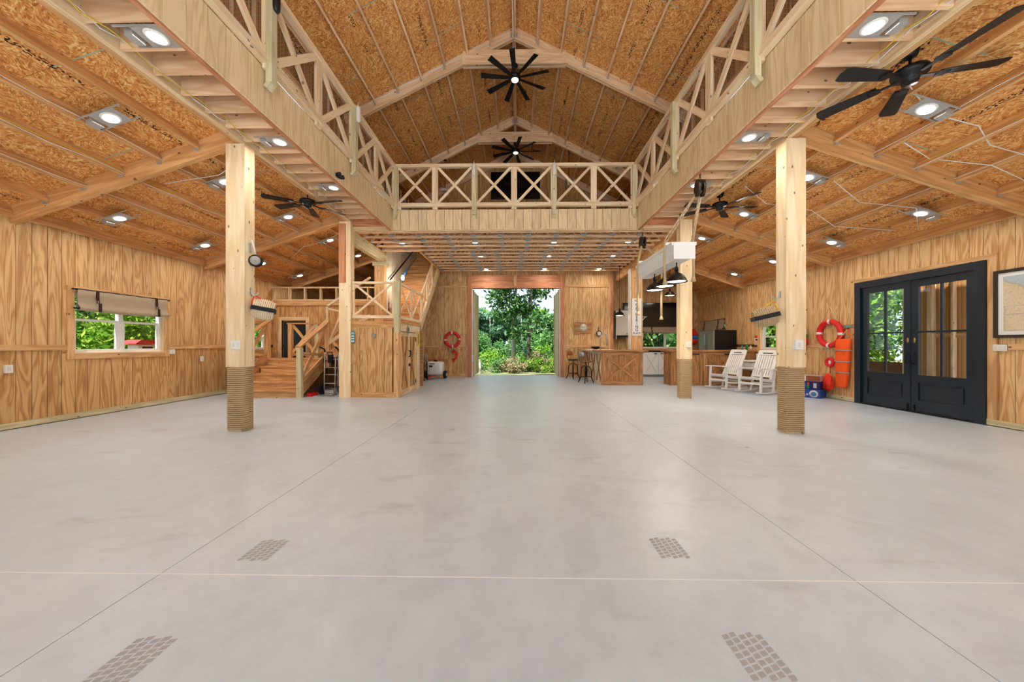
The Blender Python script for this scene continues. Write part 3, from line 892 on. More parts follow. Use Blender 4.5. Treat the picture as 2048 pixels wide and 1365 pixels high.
# ---- the loft floor on open-web trusses over the far half of the hall
uf = struct('ceiling_underloft', 'open-web floor trusses with steel plates under the far loft', 'ceiling')
boxes('deck', [(-2.78, 8.24, 4.47, 4.05, YB, 4.49), (-4.05, 8.24, 4.47, -2.78, 10.0, 4.49)], 'osb_wall', uf)
k = 0
y = 8.33
while y < 13.1:
    x0 = -3.86 if y < 9.98 else -2.74
    tr = sub('floor_truss', uf, (0, y, 4.0))
    bar('chord', (x0, y, 4.019), (3.86, y, 4.019), 0.089, 0.038, 'truss_pine', tr)
    bar('chord', (x0, y, 4.45), (3.86, y, 4.45), 0.089, 0.038, 'truss_pine', tr)
    n = int(round((3.86 - x0) / 0.37)); n += n % 2
    st = (3.86 - x0) / n
    for i in range(n):
        a, b = ((4.04, 4.43) if i % 2 == 0 else (4.43, 4.04))
        bar('web', (x0 + i * st + 0.02, y, a), (x0 + (i + 1) * st - 0.02, y, b), 0.07, 0.03, 'truss_pine', tr)
        if i % 2 == 0:
            box('plate', (x0 + i * st - 0.06 + (0.07 if i == 0 else 0), y - 0.047, 4.0), (x0 + i * st + 0.07, y - 0.045, 4.075), 'galvanized', tr)
    y += 0.398
for s, y1 in ((-1, 10.2), (1, YB)):
    a, b = sorted((s * 3.865, s * 4.005))
    box('beam', (a, 8.2, 3.70), (b, y1, 3.995), 'treated' if s < 0 else 'rafter_pine', uf)
box('stairwell_trim', (-2.80, 9.98, 3.97), (-2.745, YB, 4.12), 'rafter_pine', uf); box('stairwell_trim', (-3.86, 9.96, 3.99), (-2.75, 10.0, 4.45), 'truss_pine', uf)
sw = struct('wall_stairwell', 'daylight-paled plywood wall beside the upper stair flight', 'wall')
wall(sw, 'x', -3.87, 1, 10.22, YB, 1.75, 6.2, [], [(1.75, 6.2, 'daylit_ply', [])], thick=0.06)

# ================================================================== RAILINGS
def rail_bay(t, o, u, L, z0, z1, n=(0, 0, 0), first=True, last=True, bw=0.055):
    """one framed bay with a St Andrew's cross. o: start point (x,y), u: unit direction in plan"""
    ux, uy = u
    def pt(d, z, off=0.0): return (o[0] + ux * d - uy * off, o[1] + uy * d + ux * off, z)
    nrm = (-uy, ux, 0)
    bar('stud', pt(0.035, z0), pt(0.035, z1), 0.07, 0.04, 'rail_pine', t, up=nrm)
    bar('stud', pt(L - 0.035, z0), pt(L - 0.035, z1), 0.07, 0.04, 'rail_pine', t, up=nrm)
    for (a, b, off) in (((0.07, z0), (L - 0.07, z1), -0.006), ((0.07, z1), (L - 0.07, z0), 0.006)):
        bar('brace', pt(*a, off), pt(*b, off), bw, 0.034, 'rail_pine', t, up=nrm)
def loft_railing(name, label, o, u, nb, L, green, side):
    t = thing(name, (o[0], o[1], 4.5), label, 'railing')
    ux, uy = u
    tot = nb * L
    def pt(d, z): return (o[0] + ux * d, o[1] + uy * d, z)
    bar('top_rail', pt(0, 5.535), pt(tot, 5.535), 0.085, 0.075, 'rail_pine', t)
    bar('bottom_rail', pt(0, 4.60), pt(tot, 4.60), 0.085, 0.085, 'rail_pine', t)
    for i in range(nb):
        rail_bay(t, pt(i * L, 0)[:2], u, L, 4.643, 5.497, bw=0.058 if ux else 0.092)
    for g in green:
        p = pt(g, 0)
        nx, ny = -uy * side, ux * side
        cx, cy = p[0] + nx * 0.055, p[1] + ny * 0.055
        q = bar('post', (cx, cy, 4.34), (cx, cy, 5.52), 0.089, 0.075, 'treated', t, up=(nx, ny, 0))
        # chamfered foot
        bar('post_foot', (cx - nx * 0.0, cy - ny * 0.0, 4.345), (cx - nx * 0.045, cy - ny * 0.045, 4.28), 0.089, 0.05, 'treated', t, up=(nx, ny, 0))
    for i in range(nb + 1):
        p = pt(min(max(i * L, 0.07), tot - 0.07), 0)
        bar('spacer', (p[0], p[1], 4.50), (p[0], p[1], 4.557), 0.12, 0.04, 'rail_pine', t, up=(-uy, ux, 0))
    return t
FB = 0.946
fr = loft_railing('loft_railing', 'cross-braced pine railing across the front of the far loft', (-2.84, 8.15), (1, 0), 6, FB, (2 * FB, 4 * FB), -1)
for s, nm in ((-1, 'left'), (1, 'right')):
    L = 1.035
    n = 10
    t = loft_railing('loft_railing', 'cross-braced pine railing along the %s loft gallery with wire mesh' % nm, (s * 2.885, 8.14 - n * L), (0, 1), n, L, [n * L - 0.01 - 2 * L * k for k in range(5)], s)
    vs_, fs = [], []
    xw = s * 2.935
    y0, y1 = 8.14 - n * L, 8.14
    k = y0 - 0.85
    while k < y1:
        for sg in (1, -1):
            a = [k, 4.645] if sg > 0 else [k, 5.495]
            b = [k + 0.85, 5.495] if sg > 0 else [k + 0.85, 4.645]
            if a[0] < y0:
                a[1] += sg * (y0 - a[0]); a[0] = y0
            if b[0] > y1:
                b[1] -= sg * (b[0] - y1); b[0] = y1
            q = len(vs_)
            vs_ += [(xw, a[0], a[1]), (xw, b[0], b[1]), (xw, b[0], b[1] + 0.004), (xw, a[0], a[1] + 0.004)]
            fs.append((q, q + 1, q + 2, q + 3))
        k += 0.055
    tag(pyd('wire_mesh', vs_, fs, 'galvanized', t), kind='stuff')
# fenders slipped over the railing posts
def fender(x, y, z, mat, label):
    prof = [(0.0, 0.0), (0.03, 0.006), (0.042, 0.03), (0.045, 0.1), (0.045, 0.24), (0.04, 0.27), (0.018, 0.29), (0.012, 0.31), (0, 0.31)]
    o = thing('boat_fender', (x, y, z), label, 'fender')
    lathe('body', prof, mat, o, at(x, y, z), 14)
    tube('lanyard', [(x, y, z + 0.30), (x, y, z + 0.36)], 0.006, 'cable_white', o, 5)
fender(-0.948, 8.035, 5.24, 'cream', 'white rope fender tied on the left post of the far loft railing')
fender(0.944, 8.035, 5.24, 'cream', 'white rope fender tied on the right post of the far loft railing')
fender(-2.78, 6.08, 5.25, 'cream', 'white rope fender tied on the left gallery railing')
fender(-2.78, 4.0, 5.20, 'appliance_black', 'dark navy fender tied on the left gallery railing, nearest the viewer')

# ================================================================== STAIRS AND CLOSET
st = thing('staircase', (-5.8, 8.0, 0), 'pine staircase of three flights with cross-braced guards, climbing to the loft', 'staircase')
SX0, SX1 = -6.62, -5.12
for i in range(5):
    z = (i + 1) * 0.1735
    y = 7.98 + i * 0.275
    box('riser', (SX0, y, i * 0.1735 + 0.001), (SX1, y + 0.03, z - 0.035), 'pine_trim', st)
    if i < 4:
        box('tread', (SX0, y - 0.04, z - 0.035), (SX1, y + 0.275, z), 'stair_pine', st)
ZL = 0.8675
for i in range(6):
    box('landing_plank', (-7.40, 9.06 + i * 0.214, ZL - 0.038), (-4.98, 9.06 + i * 0.214 + 0.209, ZL), 'stair_pine', st)
def rake(name, y0, z0, y1, z1, x, w_, h, mat='stair_pine'):
    return bar(name, (x, y0, z0), (x, y1, z1), w_, h, mat, st)
for x in (SX0 - 0.06, SX1 + 0.05):
    rake('stringer', 7.98, 0.13, 9.1, 0.80, x, 0.04, 0.24)
for x, y, z1, m in ((-5.06, 7.98, 1.19, 'treated'), (SX0 - 0.06, 7.98, 1.19, 'treated'), (-5.03, 9.12, 1.86, 'pine_trim'), (SX0 - 0.06, 9.12, 1.88, 'pine_trim'),
                 (-6.62, 9.98, 1.86, 'pine_trim'), (-5.83, 9.98, 1.86, 'treated'), (-5.03, 9.98, 1.86, 'pine_trim')):
    box('newel', (x - 0.055, y - 0.05, 0 if y < 9 else ZL - 0.2), (x + 0.055, y + 0.05, z1), m, st)
for x in (-5.06, SX0 - 0.06):
    rake('handrail', 7.92, 1.20, 9.17, 1.90, x, 0.14, 0.04)
    rake('brace', 8.03, 0.45, 9.05, 1.74, x, 0.04, 0.09, 'pine_trim'); rake('brace', 8.03, 1.05, 9.05, 0.98, x, 0.03, 0.07, 'pine_trim')
    rake('bottom_rail', 8.03, 0.36, 9.07, 0.99, x, 0.04, 0.09)
# guard at the back of the landing
bar('handrail', (-6.70, 9.98, 1.88), (-4.98, 9.98, 1.88), 0.12, 0.04, 'stair_pine', st)
bar('bottom_rail', (-6.60, 9.98, 0.97), (-5.06, 9.98, 0.97), 0.04, 0.09, 'stair_pine', st)
for xa, xb in ((-6.56, -5.89), (-5.77, -5.09)):
    for za, zb in ((1.02, 1.84), (1.84, 1.02)):
        bar('brace', (xa, 9.98, za), (xb, 9.98, zb), 0.03, 0.075, 'pine_trim', st)
# second flight, climbing to the right
for i in range(5):
    z = ZL + (i + 1) * 0.1906
    x = -4.98 + i * 0.27
    box('riser', (x, 9.14, z - 0.19), (x + 0.03, 10.28, z - 0.035), 'stair_pine', st)
    if i < 4: box('tread', (x - 0.02, 9.14, z - 0.035), (x + 0.27, 10.28, z), 'stair_pine', st)
for y in (9.11, 10.3):
    bar('stringer', (-5.0, y, 0.92), (-3.82, y, 1.72), 0.04, 0.24, 'stair_pine', st)
bar('top_rail', (-5.04, 9.10, 2.29), (-3.87, 9.10, 3.06), 0.05, 0.05, 'rail_pine', st)
bar('bottom_rail', (-5.04, 9.10, 1.27), (-3.87, 9.10, 2.04), 0.04, 0.09, 'rail_pine', st)
bar('stud', (-5.03, 9.10, 1.25), (-5.03, 9.10, 2.31), 0.04, 0.05, 'rail_pine', st)
bar('brace', (-5.0, 9.10, 2.22), (-3.95, 9.10, 2.0), 0.03, 0.045, 'rail_pine', st)
bar('brace', (-5.0, 9.10, 1.30), (-4.4, 9.10, 2.66), 0.03, 0.045, 'rail_pine', st)
# upper landing over the closet, and its guards
ZU = 1.82
for i in range(5):
    box('landing_plank', (-3.87, 8.06 + i * 0.39, ZU - 0.045), (-2.74, 8.06 + i * 0.39 + 0.385, ZU), 'stair_pine', st)
g0, g1 = 1.90, 2.72
bar('top_rail', (-3.86, 8.10, 2.735), (-2.86, 8.10, 2.735), 0.07, 0.05, 'rail_pine', st)
bar('bottom_rail', (-3.86, 8.10, 1.92), (-2.86, 8.10, 1.92), 0.07, 0.07, 'rail_pine', st)
for x in (-3.835, -2.89):
    bar('stud', (x, 8.10, 1.955), (x, 8.10, 2.71), 0.045, 0.045, 'rail_pine', st)
for za, zb, dy in ((1.96, 2.70, -0.012), (2.70, 1.96, 0.012)):
    bar('brace', (-3.81, 8.10 + dy, za), (-2.92, 8.10 + dy, zb), 0.024, 0.045, 'rail_pine', st)
box('newel', (-2.86, 8.05, 1.55), (-2.72, 8.16, 2.76), 'treated', st)
bar('top_rail', (-2.765, 8.16, 2.735), (-2.765, 10.06, 2.735), 0.05, 0.05, 'rail_pine', st)
bar('bottom_rail', (-2.765, 8.16, 1.92), (-2.765, 10.06, 1.92), 0.05, 0.07, 'rail_pine', st)
for y in (8.19, 9.08, 9.14, 10.04):
    bar('stud', (-2.765, y, 1.955), (-2.765, y, 2.71), 0.04, 0.05, 'rail_pine', st)
for ya, yb in ((8.22, 9.06), (9.17, 10.02)):
    for za, zb, dx in ((1.96, 2.70, -0.012), (2.70, 1.96, 0.012)):
        bar('brace', (-2.765 + dx, ya, za), (-2.765 + dx, yb, zb), 0.024, 0.04, 'rail_pine', st)
# third flight up to the loft
NR = 14
for i in range(NR):
    z = ZU + (i + 1) * (4.47 - ZU) / NR
    y = 10.02 + i * 0.205
    box('riser', (-3.84, y, z - 0.188), (-2.82, y + 0.028, z - 0.032), 'stair_pine', st)
    box('tread', (-3.84, y - 0.02, z - 0.032), (-2.82, y + 0.215, z), 'stair_pine', st)
sl3 = (4.47 - ZU) / (NR * 0.205)
z3 = lambda y: ZU + (y - 10.02) * sl3
bar('stringer', (-2.79, 10.0, z3(10.0) - 0.02), (-2.79, 12.75, z3(12.75) - 0.02), 0.045, 0.28, 'pine', st)
bar('top_rail', (-2.765, 10.05, 2.74), (-2.765, 11.35, 2.74 + 1.3 * sl3), 0.05, 0.05, 'rail_pine', st)
bar('bottom_rail', (-2.765, 10.05, 2.03), (-2.765, 12.3, 2.03 + 2.25 * sl3), 0.05, 0.06, 'rail_pine', st)
for y in (10.08, 10.68, 10.74, 11.33):
    bar('stud', (-2.765, y, z3(y) + 0.2), (-2.765, y, min(z3(y) + 0.92, 3.96)), 0.04, 0.05, 'rail_pine', st)
for ya, yb in ((10.1, 10.66), (10.76, 11.31)):
    bar('brace', (-2.775, ya, z3(ya) + 0.2), (-2.775, yb, z3(yb) + 0.88), 0.024, 0.04, 'rail_pine', st)
    bar('brace', (-2.755, ya, z3(ya) + 0.88), (-2.755, yb, z3(yb) + 0.2), 0.024, 0.04, 'rail_pine', st)
hr = thing('wall_handrail', (-3.78, 10.45, 3.3), 'black metal handrail on the pale stairwell wall', 'handrail')
tube('rail', [(-3.80, 10.35, 3.24), (-3.80, 12.7, 4.77)], 0.022, 'black_metal', hr)
for f in (0.1, 0.5, 0.9):
    p = V((-3.80, 10.35, 3.24)).lerp(V((-3.80, 12.7, 4.77)), f)
    tube('bracket', [(p.x, p.y, p.z), (p.x - 0.03, p.y, p.z - 0.05), (-3.869, p.y, p.z - 0.05)], 0.009, 'black_metal', hr, 6)
pb = thing('work_light', (-3.3, 10.6, 3.3), 'glowing hooked work bulb with a blue grip hanging in the stairwell', 'work light')
tube('cord', [(-3.1, 10.7, 4.0), (-3.25, 10.66, 3.75), (-3.36, 10.62, 3.62)], 0.008, 'black_metal', pb)
tube('grip', [(-3.36, 10.62, 3.62), (-3.42, 10.60, 3.50), (-3.47, 10.58, 3.40)], 0.028, 'blue_plastic', pb)
lathe('bulb', [(0.0, -0.16), (0.035, -0.15), (0.05, -0.09), (0.045, -0.04), (0.022, 0.0), (0.0, 0.0)], 'bulb_glow', pb, at(-3.49, 10.57, 3.42), 14)
l = bpy.data.lights.new('bulb_light', 'POINT'); l.energy = 12; l.color = (1, 0.85, 0.65); l.shadow_soft_size = 0.05
mk('bulb_light', l, pb, at(-3.49, 10.45, 3.2))

cl = thing('stair_closet', (-3.3, 8.05, 0), 'plywood closet under the stair landing with cross-braced double doors', 'closet')
x = -3.86
boxes('frame', [(-3.86, 8.07, 0, -2.80, 9.82, 1.77)], 'gap_dark', cl)
while x < -2.90:
    box('board', (x + 0.003, 8.05, 0.10), (min(x + 0.19, -2.87), 8.068, 1.66), 'siding_lower', cl); x += 0.1945
box('top_board', (-3.86, 8.045, 1.66), (-2.86, 8.07, 1.775), 'stair_pine', cl); box('base_board', (-3.86, 8.035, 0.0), (-2.86, 8.07, 0.12), 'pine_trim', cl)
box('corner_board', (-2.86, 8.045, 0), (-2.735, 8.07, 1.55), 'pine_trim', cl); box('corner_board', (-2.80, 8.07, 0), (-2.735, 8.24, 1.55), 'pine_trim', cl)
box('lintel', (-2.80, 8.17, 1.585), (-2.745, 9.82, 1.77), 'rail_pine', cl); box('side_board', (-2.80, 9.50, 0), (-2.745, 9.82, 1.585), 'rail_pine', cl)
box('sill_board', (-2.80, 8.24, 0.0), (-2.775, 9.50, 0.05), 'pine', cl)
for a, b in ((8.26, 8.865), (8.875, 9.48)):
    dr = sub('door', cl, (-2.78, a, 0.06))
    n = 3
    for i in range(n):
        box('board', (-2.80, a + i * (b - a) / n + 0.002, 0.06), (-2.775, a + (i + 1) * (b - a) / n - 0.002, 1.57), 'siding_lower', dr)
    for lo, hi in (((a, 0.06), (a + 0.075, 1.57)), ((b - 0.075, 0.06), (b, 1.57)), ((a + 0.075, 0.06), (b - 0.075, 0.15)), ((a + 0.075, 1.47), (b - 0.075, 1.57))):
        box('rail_board', (-2.775, lo[0], lo[1]), (-2.755, hi[0], hi[1]), 'pine', dr)
    for za, zb in ((0.15, 1.47), (1.47, 0.15)):
        bar('brace', (-2.765 + (0.001 if za < zb else 0), a + 0.09, za), (-2.765 + (0.001 if za < zb else 0), b - 0.09, zb), 0.02, 0.065, 'bar_wood', dr)
    hy = a if a < 8.5 else b
    for z in (0.25, 1.4):
        box('hinge', (-2.755, hy - 0.045, z - 0.055), (-2.747, hy + 0.045, z + 0.055), 'black_metal', dr)
    py = 8.83 if a < 8.5 else 8.91
    tube('pull', [(-2.755, py, 0.94), (-2.71, py, 0.97), (-2.71, py, 1.08), (-2.755, py, 1.11)], 0.01, 'black_metal', dr, 6)
lk = thing('padlock', (-2.73, 8.87, 0.75), 'small black padlock and hasp between the closet doors', 'padlock')
box('body', (-2.754, 8.845, 0.70), (-2.72, 8.895, 0.76), 'black_metal', lk)
tube('shackle', [(-2.737, 8.855, 0.76), (-2.737, 8.858, 0.79), (-2.737, 8.87, 0.80), (-2.737, 8.882, 0.79), (-2.737, 8.885, 0.76)], 0.005, 'steel', lk, 6)
def compass(p, r, axis, label):
    o = thing('compass_rose', p, label, 'wall ornament')
    pts = []
    for k in range(16):
        a = 2 * PI * k / 16; rr = r if k % 4 == 0 else (r * 0.72 if k % 2 == 0 else r * 0.34)
        pts.append((p[0] + rr * math.cos(a), p[2] + rr * math.sin(a)) if axis == 'y' else (p[1] + rr * math.cos(a), p[2] + rr * math.sin(a)))
    d = p[1] if axis == 'y' else p[0]
    prism('star', pts, d - 0.012, d + 0.002, axis, 'steel', o)
    ring = [(p[0] + r * 0.6 * math.cos(k * PI / 12), p[1] - 0.012, p[2] + r * 0.6 * math.sin(k * PI / 12)) if axis == 'y' else (p[0] + 0.006, p[1] + r * 0.6 * math.cos(k * PI / 12), p[2] + r * 0.6 * math.sin(k * PI / 12)) for k in range(24)]
    tube('ring', ring, 0.01, 'steel', o, 6, True)
compass((-3.33, 8.046, 1.47), 0.075, 'y', 'silver compass-rose ornament on the closet front panel')
compass((-2.73, 8.72, 1.63), 0.13, 'x', 'silver compass-rose ornament above the closet doors')
o = thing('yellow_tag', (-2.74, 9.62, 1.3), 'yellow plastic marker hung at the closet side board', 'marker')
box('board', (-2.742, 9.56, 1.22), (-2.722, 9.70, 1.60), 'yellow_plastic', o); box('stripe', (-2.721, 9.585, 1.27), (-2.719, 9.60, 1.55), 'print_black', o)
box('stripe', (-2.721, 9.625, 1.27), (-2.719, 9.635, 1.55), 'print_black', o)
o = thing('striped_paddle', (-3.80, 7.98, 1.46), 'teal and white striped wooden marker on the closet corner', 'wall ornament')
prism('body', [(-3.855 + 0.04 + 0.042 * math.cos(k * PI / 8), 1.55 + 0.042 * math.sin(k * PI / 8)) for k in range(9)] + [(-3.857, 1.32), (-3.84, 1.30), (-3.79, 1.30), (-3.773, 1.32)], 8.01, 8.03, 'y', 'teal_paint', o)
for z in (1.33, 1.39, 1.45, 1.52):
    box('band', (-3.852, 8.005, z), (-3.778, 8.01, z + 0.02), 'white_paint', o)

# ================================================================== DOWNLIGHTS
ORD = ['first', 'second', 'third', 'fourth', 'fifth', 'sixth']
def downlight(x, y, z, s, label, group, slope=0.0, boxside=1):
    """canless LED: lens, trim ring, mounting plate on two hanger bars, junction box"""
    o = thing('downlight', (x, y, z), label, 'downlight', group)
    M = at(x, y, z) @ Matrix.Rotation(slope, 4, 'Y')
    def q(name, mesh): return mk(name, mesh, o, M)
    if 'dl_lens' not in MESH:
        a = lathe('lens', [(0.0, -0.012), (0.072, -0.012), (0.072, -0.004), (0.0, -0.004)], 'lamp_glow', o, M, 24); MESH['dl_lens'] = a.data
        a = lathe('trim_ring', [(0.072, -0.008), (0.076, -0.014), (0.094, -0.006), (0.094, 0.0), (0.072, 0.0)], 'white_plastic', o, M, 24); MESH['dl_ring'] = a.data
        a = boxes('mounting_plate', [(-0.15, -0.11, 0.0, 0.15, 0.11, 0.003)], 'galvanized', o, M); MESH['dl_plate'] = a.data
        a = boxes('hanger_bar', [(-0.30, -0.118, 0.0, 0.26, -0.106, 0.014)], 'galvanized', o, M); MESH['dl_bar'] = a.data
        a = mk('hanger_bar', MESH['dl_bar'], o, M @ at(0, 0.224, 0))
        a = boxes('junction_box', [(0.17, -0.06, -0.03, 0.25, 0.06, 0.03)], 'galvanized', o, M); MESH['dl_box'] = a.data
    else:
        q('lens', MESH['dl_lens']); q('trim_ring', MESH['dl_ring']); q('mounting_plate', MESH['dl_plate'])
        mk('hanger_bar', MESH['dl_bar'], o, M); mk('hanger_bar', MESH['dl_bar'], o, M @ at(0, 0.224, 0))
        mk('junction_box', MESH['dl_box'], o, M if boxside > 0 else M @ at(-0.42, 0, 0))
    if 'dl_light' not in MESH:
        l = bpy.data.lights.new('led', 'AREA'); l.shape = 'DISK'; l.size = 0.14; l.energy = LAMP_W; l.color = (1, 0.95, 0.88)
        MESH['dl_light'] = l
    mk('led', MESH['dl_light'], o, M @ at(0, 0, -0.016))
for s, nm in ((-1, 'left'), (1, 'right')):
    for row, x in (('inner', 4.875), ('outer', 6.70)):
        for i, y in enumerate((2.45, 4.08, 5.71, 7.30, 8.95, 10.53)):
            if s < 0 and row == 'inner' and i == 5: pass
            downlight(s * x, y, aisle_z(x) - 0.145, s, 'round glowing downlight in the %s aisle roof, %s row, %s from the viewer' % (nm, row, ORD[i]), 'aisle downlights', s * SL, s)
    for i, y in enumerate((1.6, 3.20, 4.89, 6.33)):
        downlight(s * 3.36, y, 4.195, s, 'round glowing downlight under the %s loft gallery, %s from the viewer' % (nm, ORD[i]), 'gallery downlights', 0.0, s)
for j, y in enumerate((9.23, 10.72, 12.52)):
    for i, x in enumerate((-3.06, -1.07, 1.07, 3.06)):
        if i == 0 and j > 0: continue
        downlight(x, y, 4.035, 1, 'glowing downlight among the floor trusses, %s row back, %s from the stair side' % (ORD[j], ORD[i if j == 0 else i - 1]), 'underloft downlights')

# ================================================================== CEILING FANS
def fan5(x, y, z, angs, zc, label):
    o = thing('ceiling_fan', (x, y, zc), label, 'ceiling fan', 'five-blade aisle fans')
    lathe('canopy', [(0.0, zc - z), (0.07, zc - z), (0.072, zc - z - 0.03), (0.055, zc - z - 0.085), (0.02, zc - z - 0.1), (0, zc - z - 0.1)], 'black_metal', o, at(x, y, z), 20)
    tube('downrod', [(x, y, zc - 0.09), (x, y, z + 0.06)], 0.012, 'black_metal', o)
    lathe('motor', [(0.0, 0.075), (0.05, 0.075), (0.135, 0.05), (0.15, 0.02), (0.14, -0.01), (0.075, -0.03), (0.07, -0.06), (0.062, -0.09), (0.0, -0.095)], 'black_metal', o, at(x, y, z), 24)
    for a in angs:
        M = at(x, y, z - 0.015) @ Matrix.Rotation(R(a), 4, 'Z')
        if 'f5_blade' not in MESH:
            out = [(0.24, -0.055), (0.70, -0.078), (0.745, -0.068), (0.762, 0.0), (0.745, 0.068), (0.70, 0.078), (0.24, 0.055)]
            ti = math.tan(R(11))
            vs_ = [(px, py, py * ti - 0.004) for px, py in out] + [(px, py, py * ti + 0.004) for px, py in out]
            n = len(out)
            b = pyd('blade', vs_, [tuple(range(n - 1, -1, -1)), tuple(range(n, 2 * n))] + [(i, (i + 1) % n, n + (i + 1) % n, n + i) for i in range(n)], 'fan_blade', o, M)
            MESH['f5_blade'] = b.data
            k = boxes('blade_iron', [(0.09, -0.02, -0.012, 0.32, 0.02, -0.004), (0.22, -0.045, -0.014, 0.30, 0.045, -0.006)], 'black_metal', b, M)
            MESH['f5_iron'] = k.data
        else:
            b = mk('blade', MESH['f5_blade'], o, M); mk('blade_iron', MESH['f5_iron'], b, M)
fan5(4.2, 3.65, 4.09, (-84, -14, 56, 123, 183), 4.36, 'black five-blade ceiling fan in the right aisle, large and close')
fan5(-4.11, 6.75, 4.09, (-150, 168, 110, 55, -10), 4.38, 'black five-blade ceiling fan in the left aisle')
fan5(4.21, 7.04, 4.09, (-62, 3, 52, 141, 188), 4.36, 'black five-blade ceiling fan in the right aisle, small, near the hanging pulley')
def fan9(y, z, zc, a0, label):
    o = thing('ceiling_fan', (0, y, zc), label, 'ceiling fan', 'nine-blade hall fans')
    x = 0.02
    lathe('canopy', [(0.0, 0.0), (0.07, 0.0), (0.07, -0.04), (0.04, -0.075), (0, -0.08)], 'black_metal', o, at(x, y, zc), 18)
    tube('downrod', [(x, y, zc - 0.07), (x, y, z + 0.06)], 0.013, 'black_metal', o)
    lathe('motor', [(0.0, 0.08), (0.06, 0.075), (0.13, 0.045), (0.145, 0.01), (0.13, -0.035), (0.095, -0.05), (0, -0.05)], 'black_metal', o, at(x, y, z), 24)
    lathe('light_lens', [(0.0, -0.085), (0.05, -0.08), (0.085, -0.06), (0.088, -0.048), (0.0, -0.048)], 'fan_lens', o, at(x, y, z), 20)
    for k in range(9):
        M = at(x, y, z) @ Matrix.Rotation(R(a0 + 40 * k), 4, 'Z')
        if 'f9_blade' not in MESH:
            out = [(0.12, -0.03), (0.30, -0.045), (0.80, -0.062), (0.80, 0.062), (0.30, 0.045), (0.12, 0.03)]
            ti = math.tan(R(13)); n = len(out)
            vs_ = [(px, py, py * ti - 0.005) for px, py in out] + [(px, py, py * ti + 0.005) for px, py in out]
            MESH['f9_blade'] = pyd('blade', vs_, [tuple(range(n - 1, -1, -1)), tuple(range(n, 2 * n))] + [(i, (i + 1) % n, n + (i + 1) % n, n + i) for i in range(n)], 'fan_blade', o, M).data
        else:
            mk('blade', MESH['f9_blade'], o, M)
fan9(8.06, 7.56, 7.87, -94, 'large black nine-blade ceiling fan under the nearer collar tie')
fan9(11.2, 7.60, 7.87, -80, 'smaller-looking black nine-blade ceiling fan under the far collar tie')

# ================================================================== FRENCH DOORS
d = struct('door_1', 'pair of black glazed doors with lower panels in the right wall', 'door')
XF = XW
for lo, hi in (((5.45, 0.0), (5.585, 2.585)), ((7.40, 0.0), (7.525, 2.585)), ((5.585, 2.455), (7.40, 2.585))):
    box('frame', (XF - 0.045, lo[0], lo[1]), (XF + 0.12, hi[0], hi[1]), 'black_paint', d)
box('threshold', (XF - 0.04, 5.585, 0.0), (XF + 0.1, 7.40, 0.022), 'black_metal', d)
box('head_casing', (XF - 0.022, 5.34, 2.587), (XF, 7.62, 2.665), 'pine_trim', d)
box('side_casing', (XF - 0.022, 5.34, 0.1), (XF, 5.447, 2.585), 'pine_trim', d); box('side_casing', (XF - 0.022, 7.528, 0.1), (XF, 7.62, 2.585), 'pine_trim', d)
for k, (a, b) in enumerate(((6.497, 7.395), (5.59, 6.487))):
    lf = sub('leaf', d, (XF, a, 0))
    def L_(n, y0, z0, y1, z1, x0=-0.005, x1=0.035, m='black_paint'): return box(n, (XF + x0, y0, z0), (XF + x1, y1, z1), m, lf)
    ga, gb = a + 0.115, b - 0.11
    L_('stile', a, 0.03, ga, 2.45); L_('stile', gb, 0.03, b, 2.45)
    L_('rail', ga, 2.325, gb, 2.45); L_('rail', ga, 0.56, gb, 0.70); L_('rail', ga, 0.03, gb, 0.235)
    ym = (ga + gb) / 2
    L_('muntin', ym - 0.016, 0.70, ym + 0.016, 2.325, 0.0, 0.03); L_('muntin', ga, 1.475, gb, 1.505, 0.001, 0.029)
    for y0, y1 in ((ga, ym - 0.016), (ym + 0.016, gb)):
        for z0, z1 in ((0.70, 1.475), (1.505, 2.325)):
            L_('pane', y0, z0, y1, z1, 0.013, 0.017, 'glass')
    L_('lower_panel', ga, 0.235, gb, 0.56, 0.012, 0.03); L_('raised_field', ga + 0.04, 0.275, gb - 0.04, 0.52, 0.0, 0.012)
    hy = a + 0.05 if k == 0 else b - 0.05
    tube('pull_handle', [(XF - 0.005, hy, 0.90), (XF - 0.05, hy, 0.91), (XF - 0.05, hy, 1.08), (XF - 0.005, hy, 1.09)], 0.011, 'black_metal', lf, 8)
    lathe('lock_plate', [(0, 0), (0.022, 0), (0.022, 0.004), (0, 0.004)], 'brass', lf, at(XF - 0.005, hy, 1.34) @ Matrix.Rotation(-PI / 2, 4, 'Y') @ Matrix.Scale(2.2, 4, (1, 0, 0)), 16)
    box('flush_bolt', (XF - 0.02, hy - 0.012, 0.03), (XF - 0.005, hy + 0.012, 0.15), 'black_metal', lf)

# ---- the porch seen through the doors
pf = struct('wall_porch', 'strand-board porch wall and floor seen through the glazed doors', 'wall')
boxes('floor_slab', [(7.6, 3.0, -0.2, 11.0, 9.7, -0.02)], 'concrete', pf)
boxes('panel', [(10.2, 4.0, 0, 10.3, 8.95, 3.2)], 'osb_wall', pf); boxes('half_panel', [(10.2, 8.95, 0, 10.28, 10.6, 0.78)], 'brown_wall', pf)
box('stud', (10.10, 8.42, 0), (10.2, 8.52, 3.0), 'pine', pf); box('stud', (10.10, 8.93, 0), (10.22, 9.05, 3.0), 'pine', pf); box('stud', (10.1, 8.02, 0), (10.19, 8.06, 3.0), 'pine', pf)
box('cross_rail', (10.16, 4.0, 1.42), (10.2, 8.4, 1.52), 'pine_trim', pf)
boxes('roof', [(7.58, 5.9, 3.0, 10.12, 9.2, 3.06)], 'osb_wall', pf)  # unseen, added for shade; cut back so sunlit floor brightens the wall

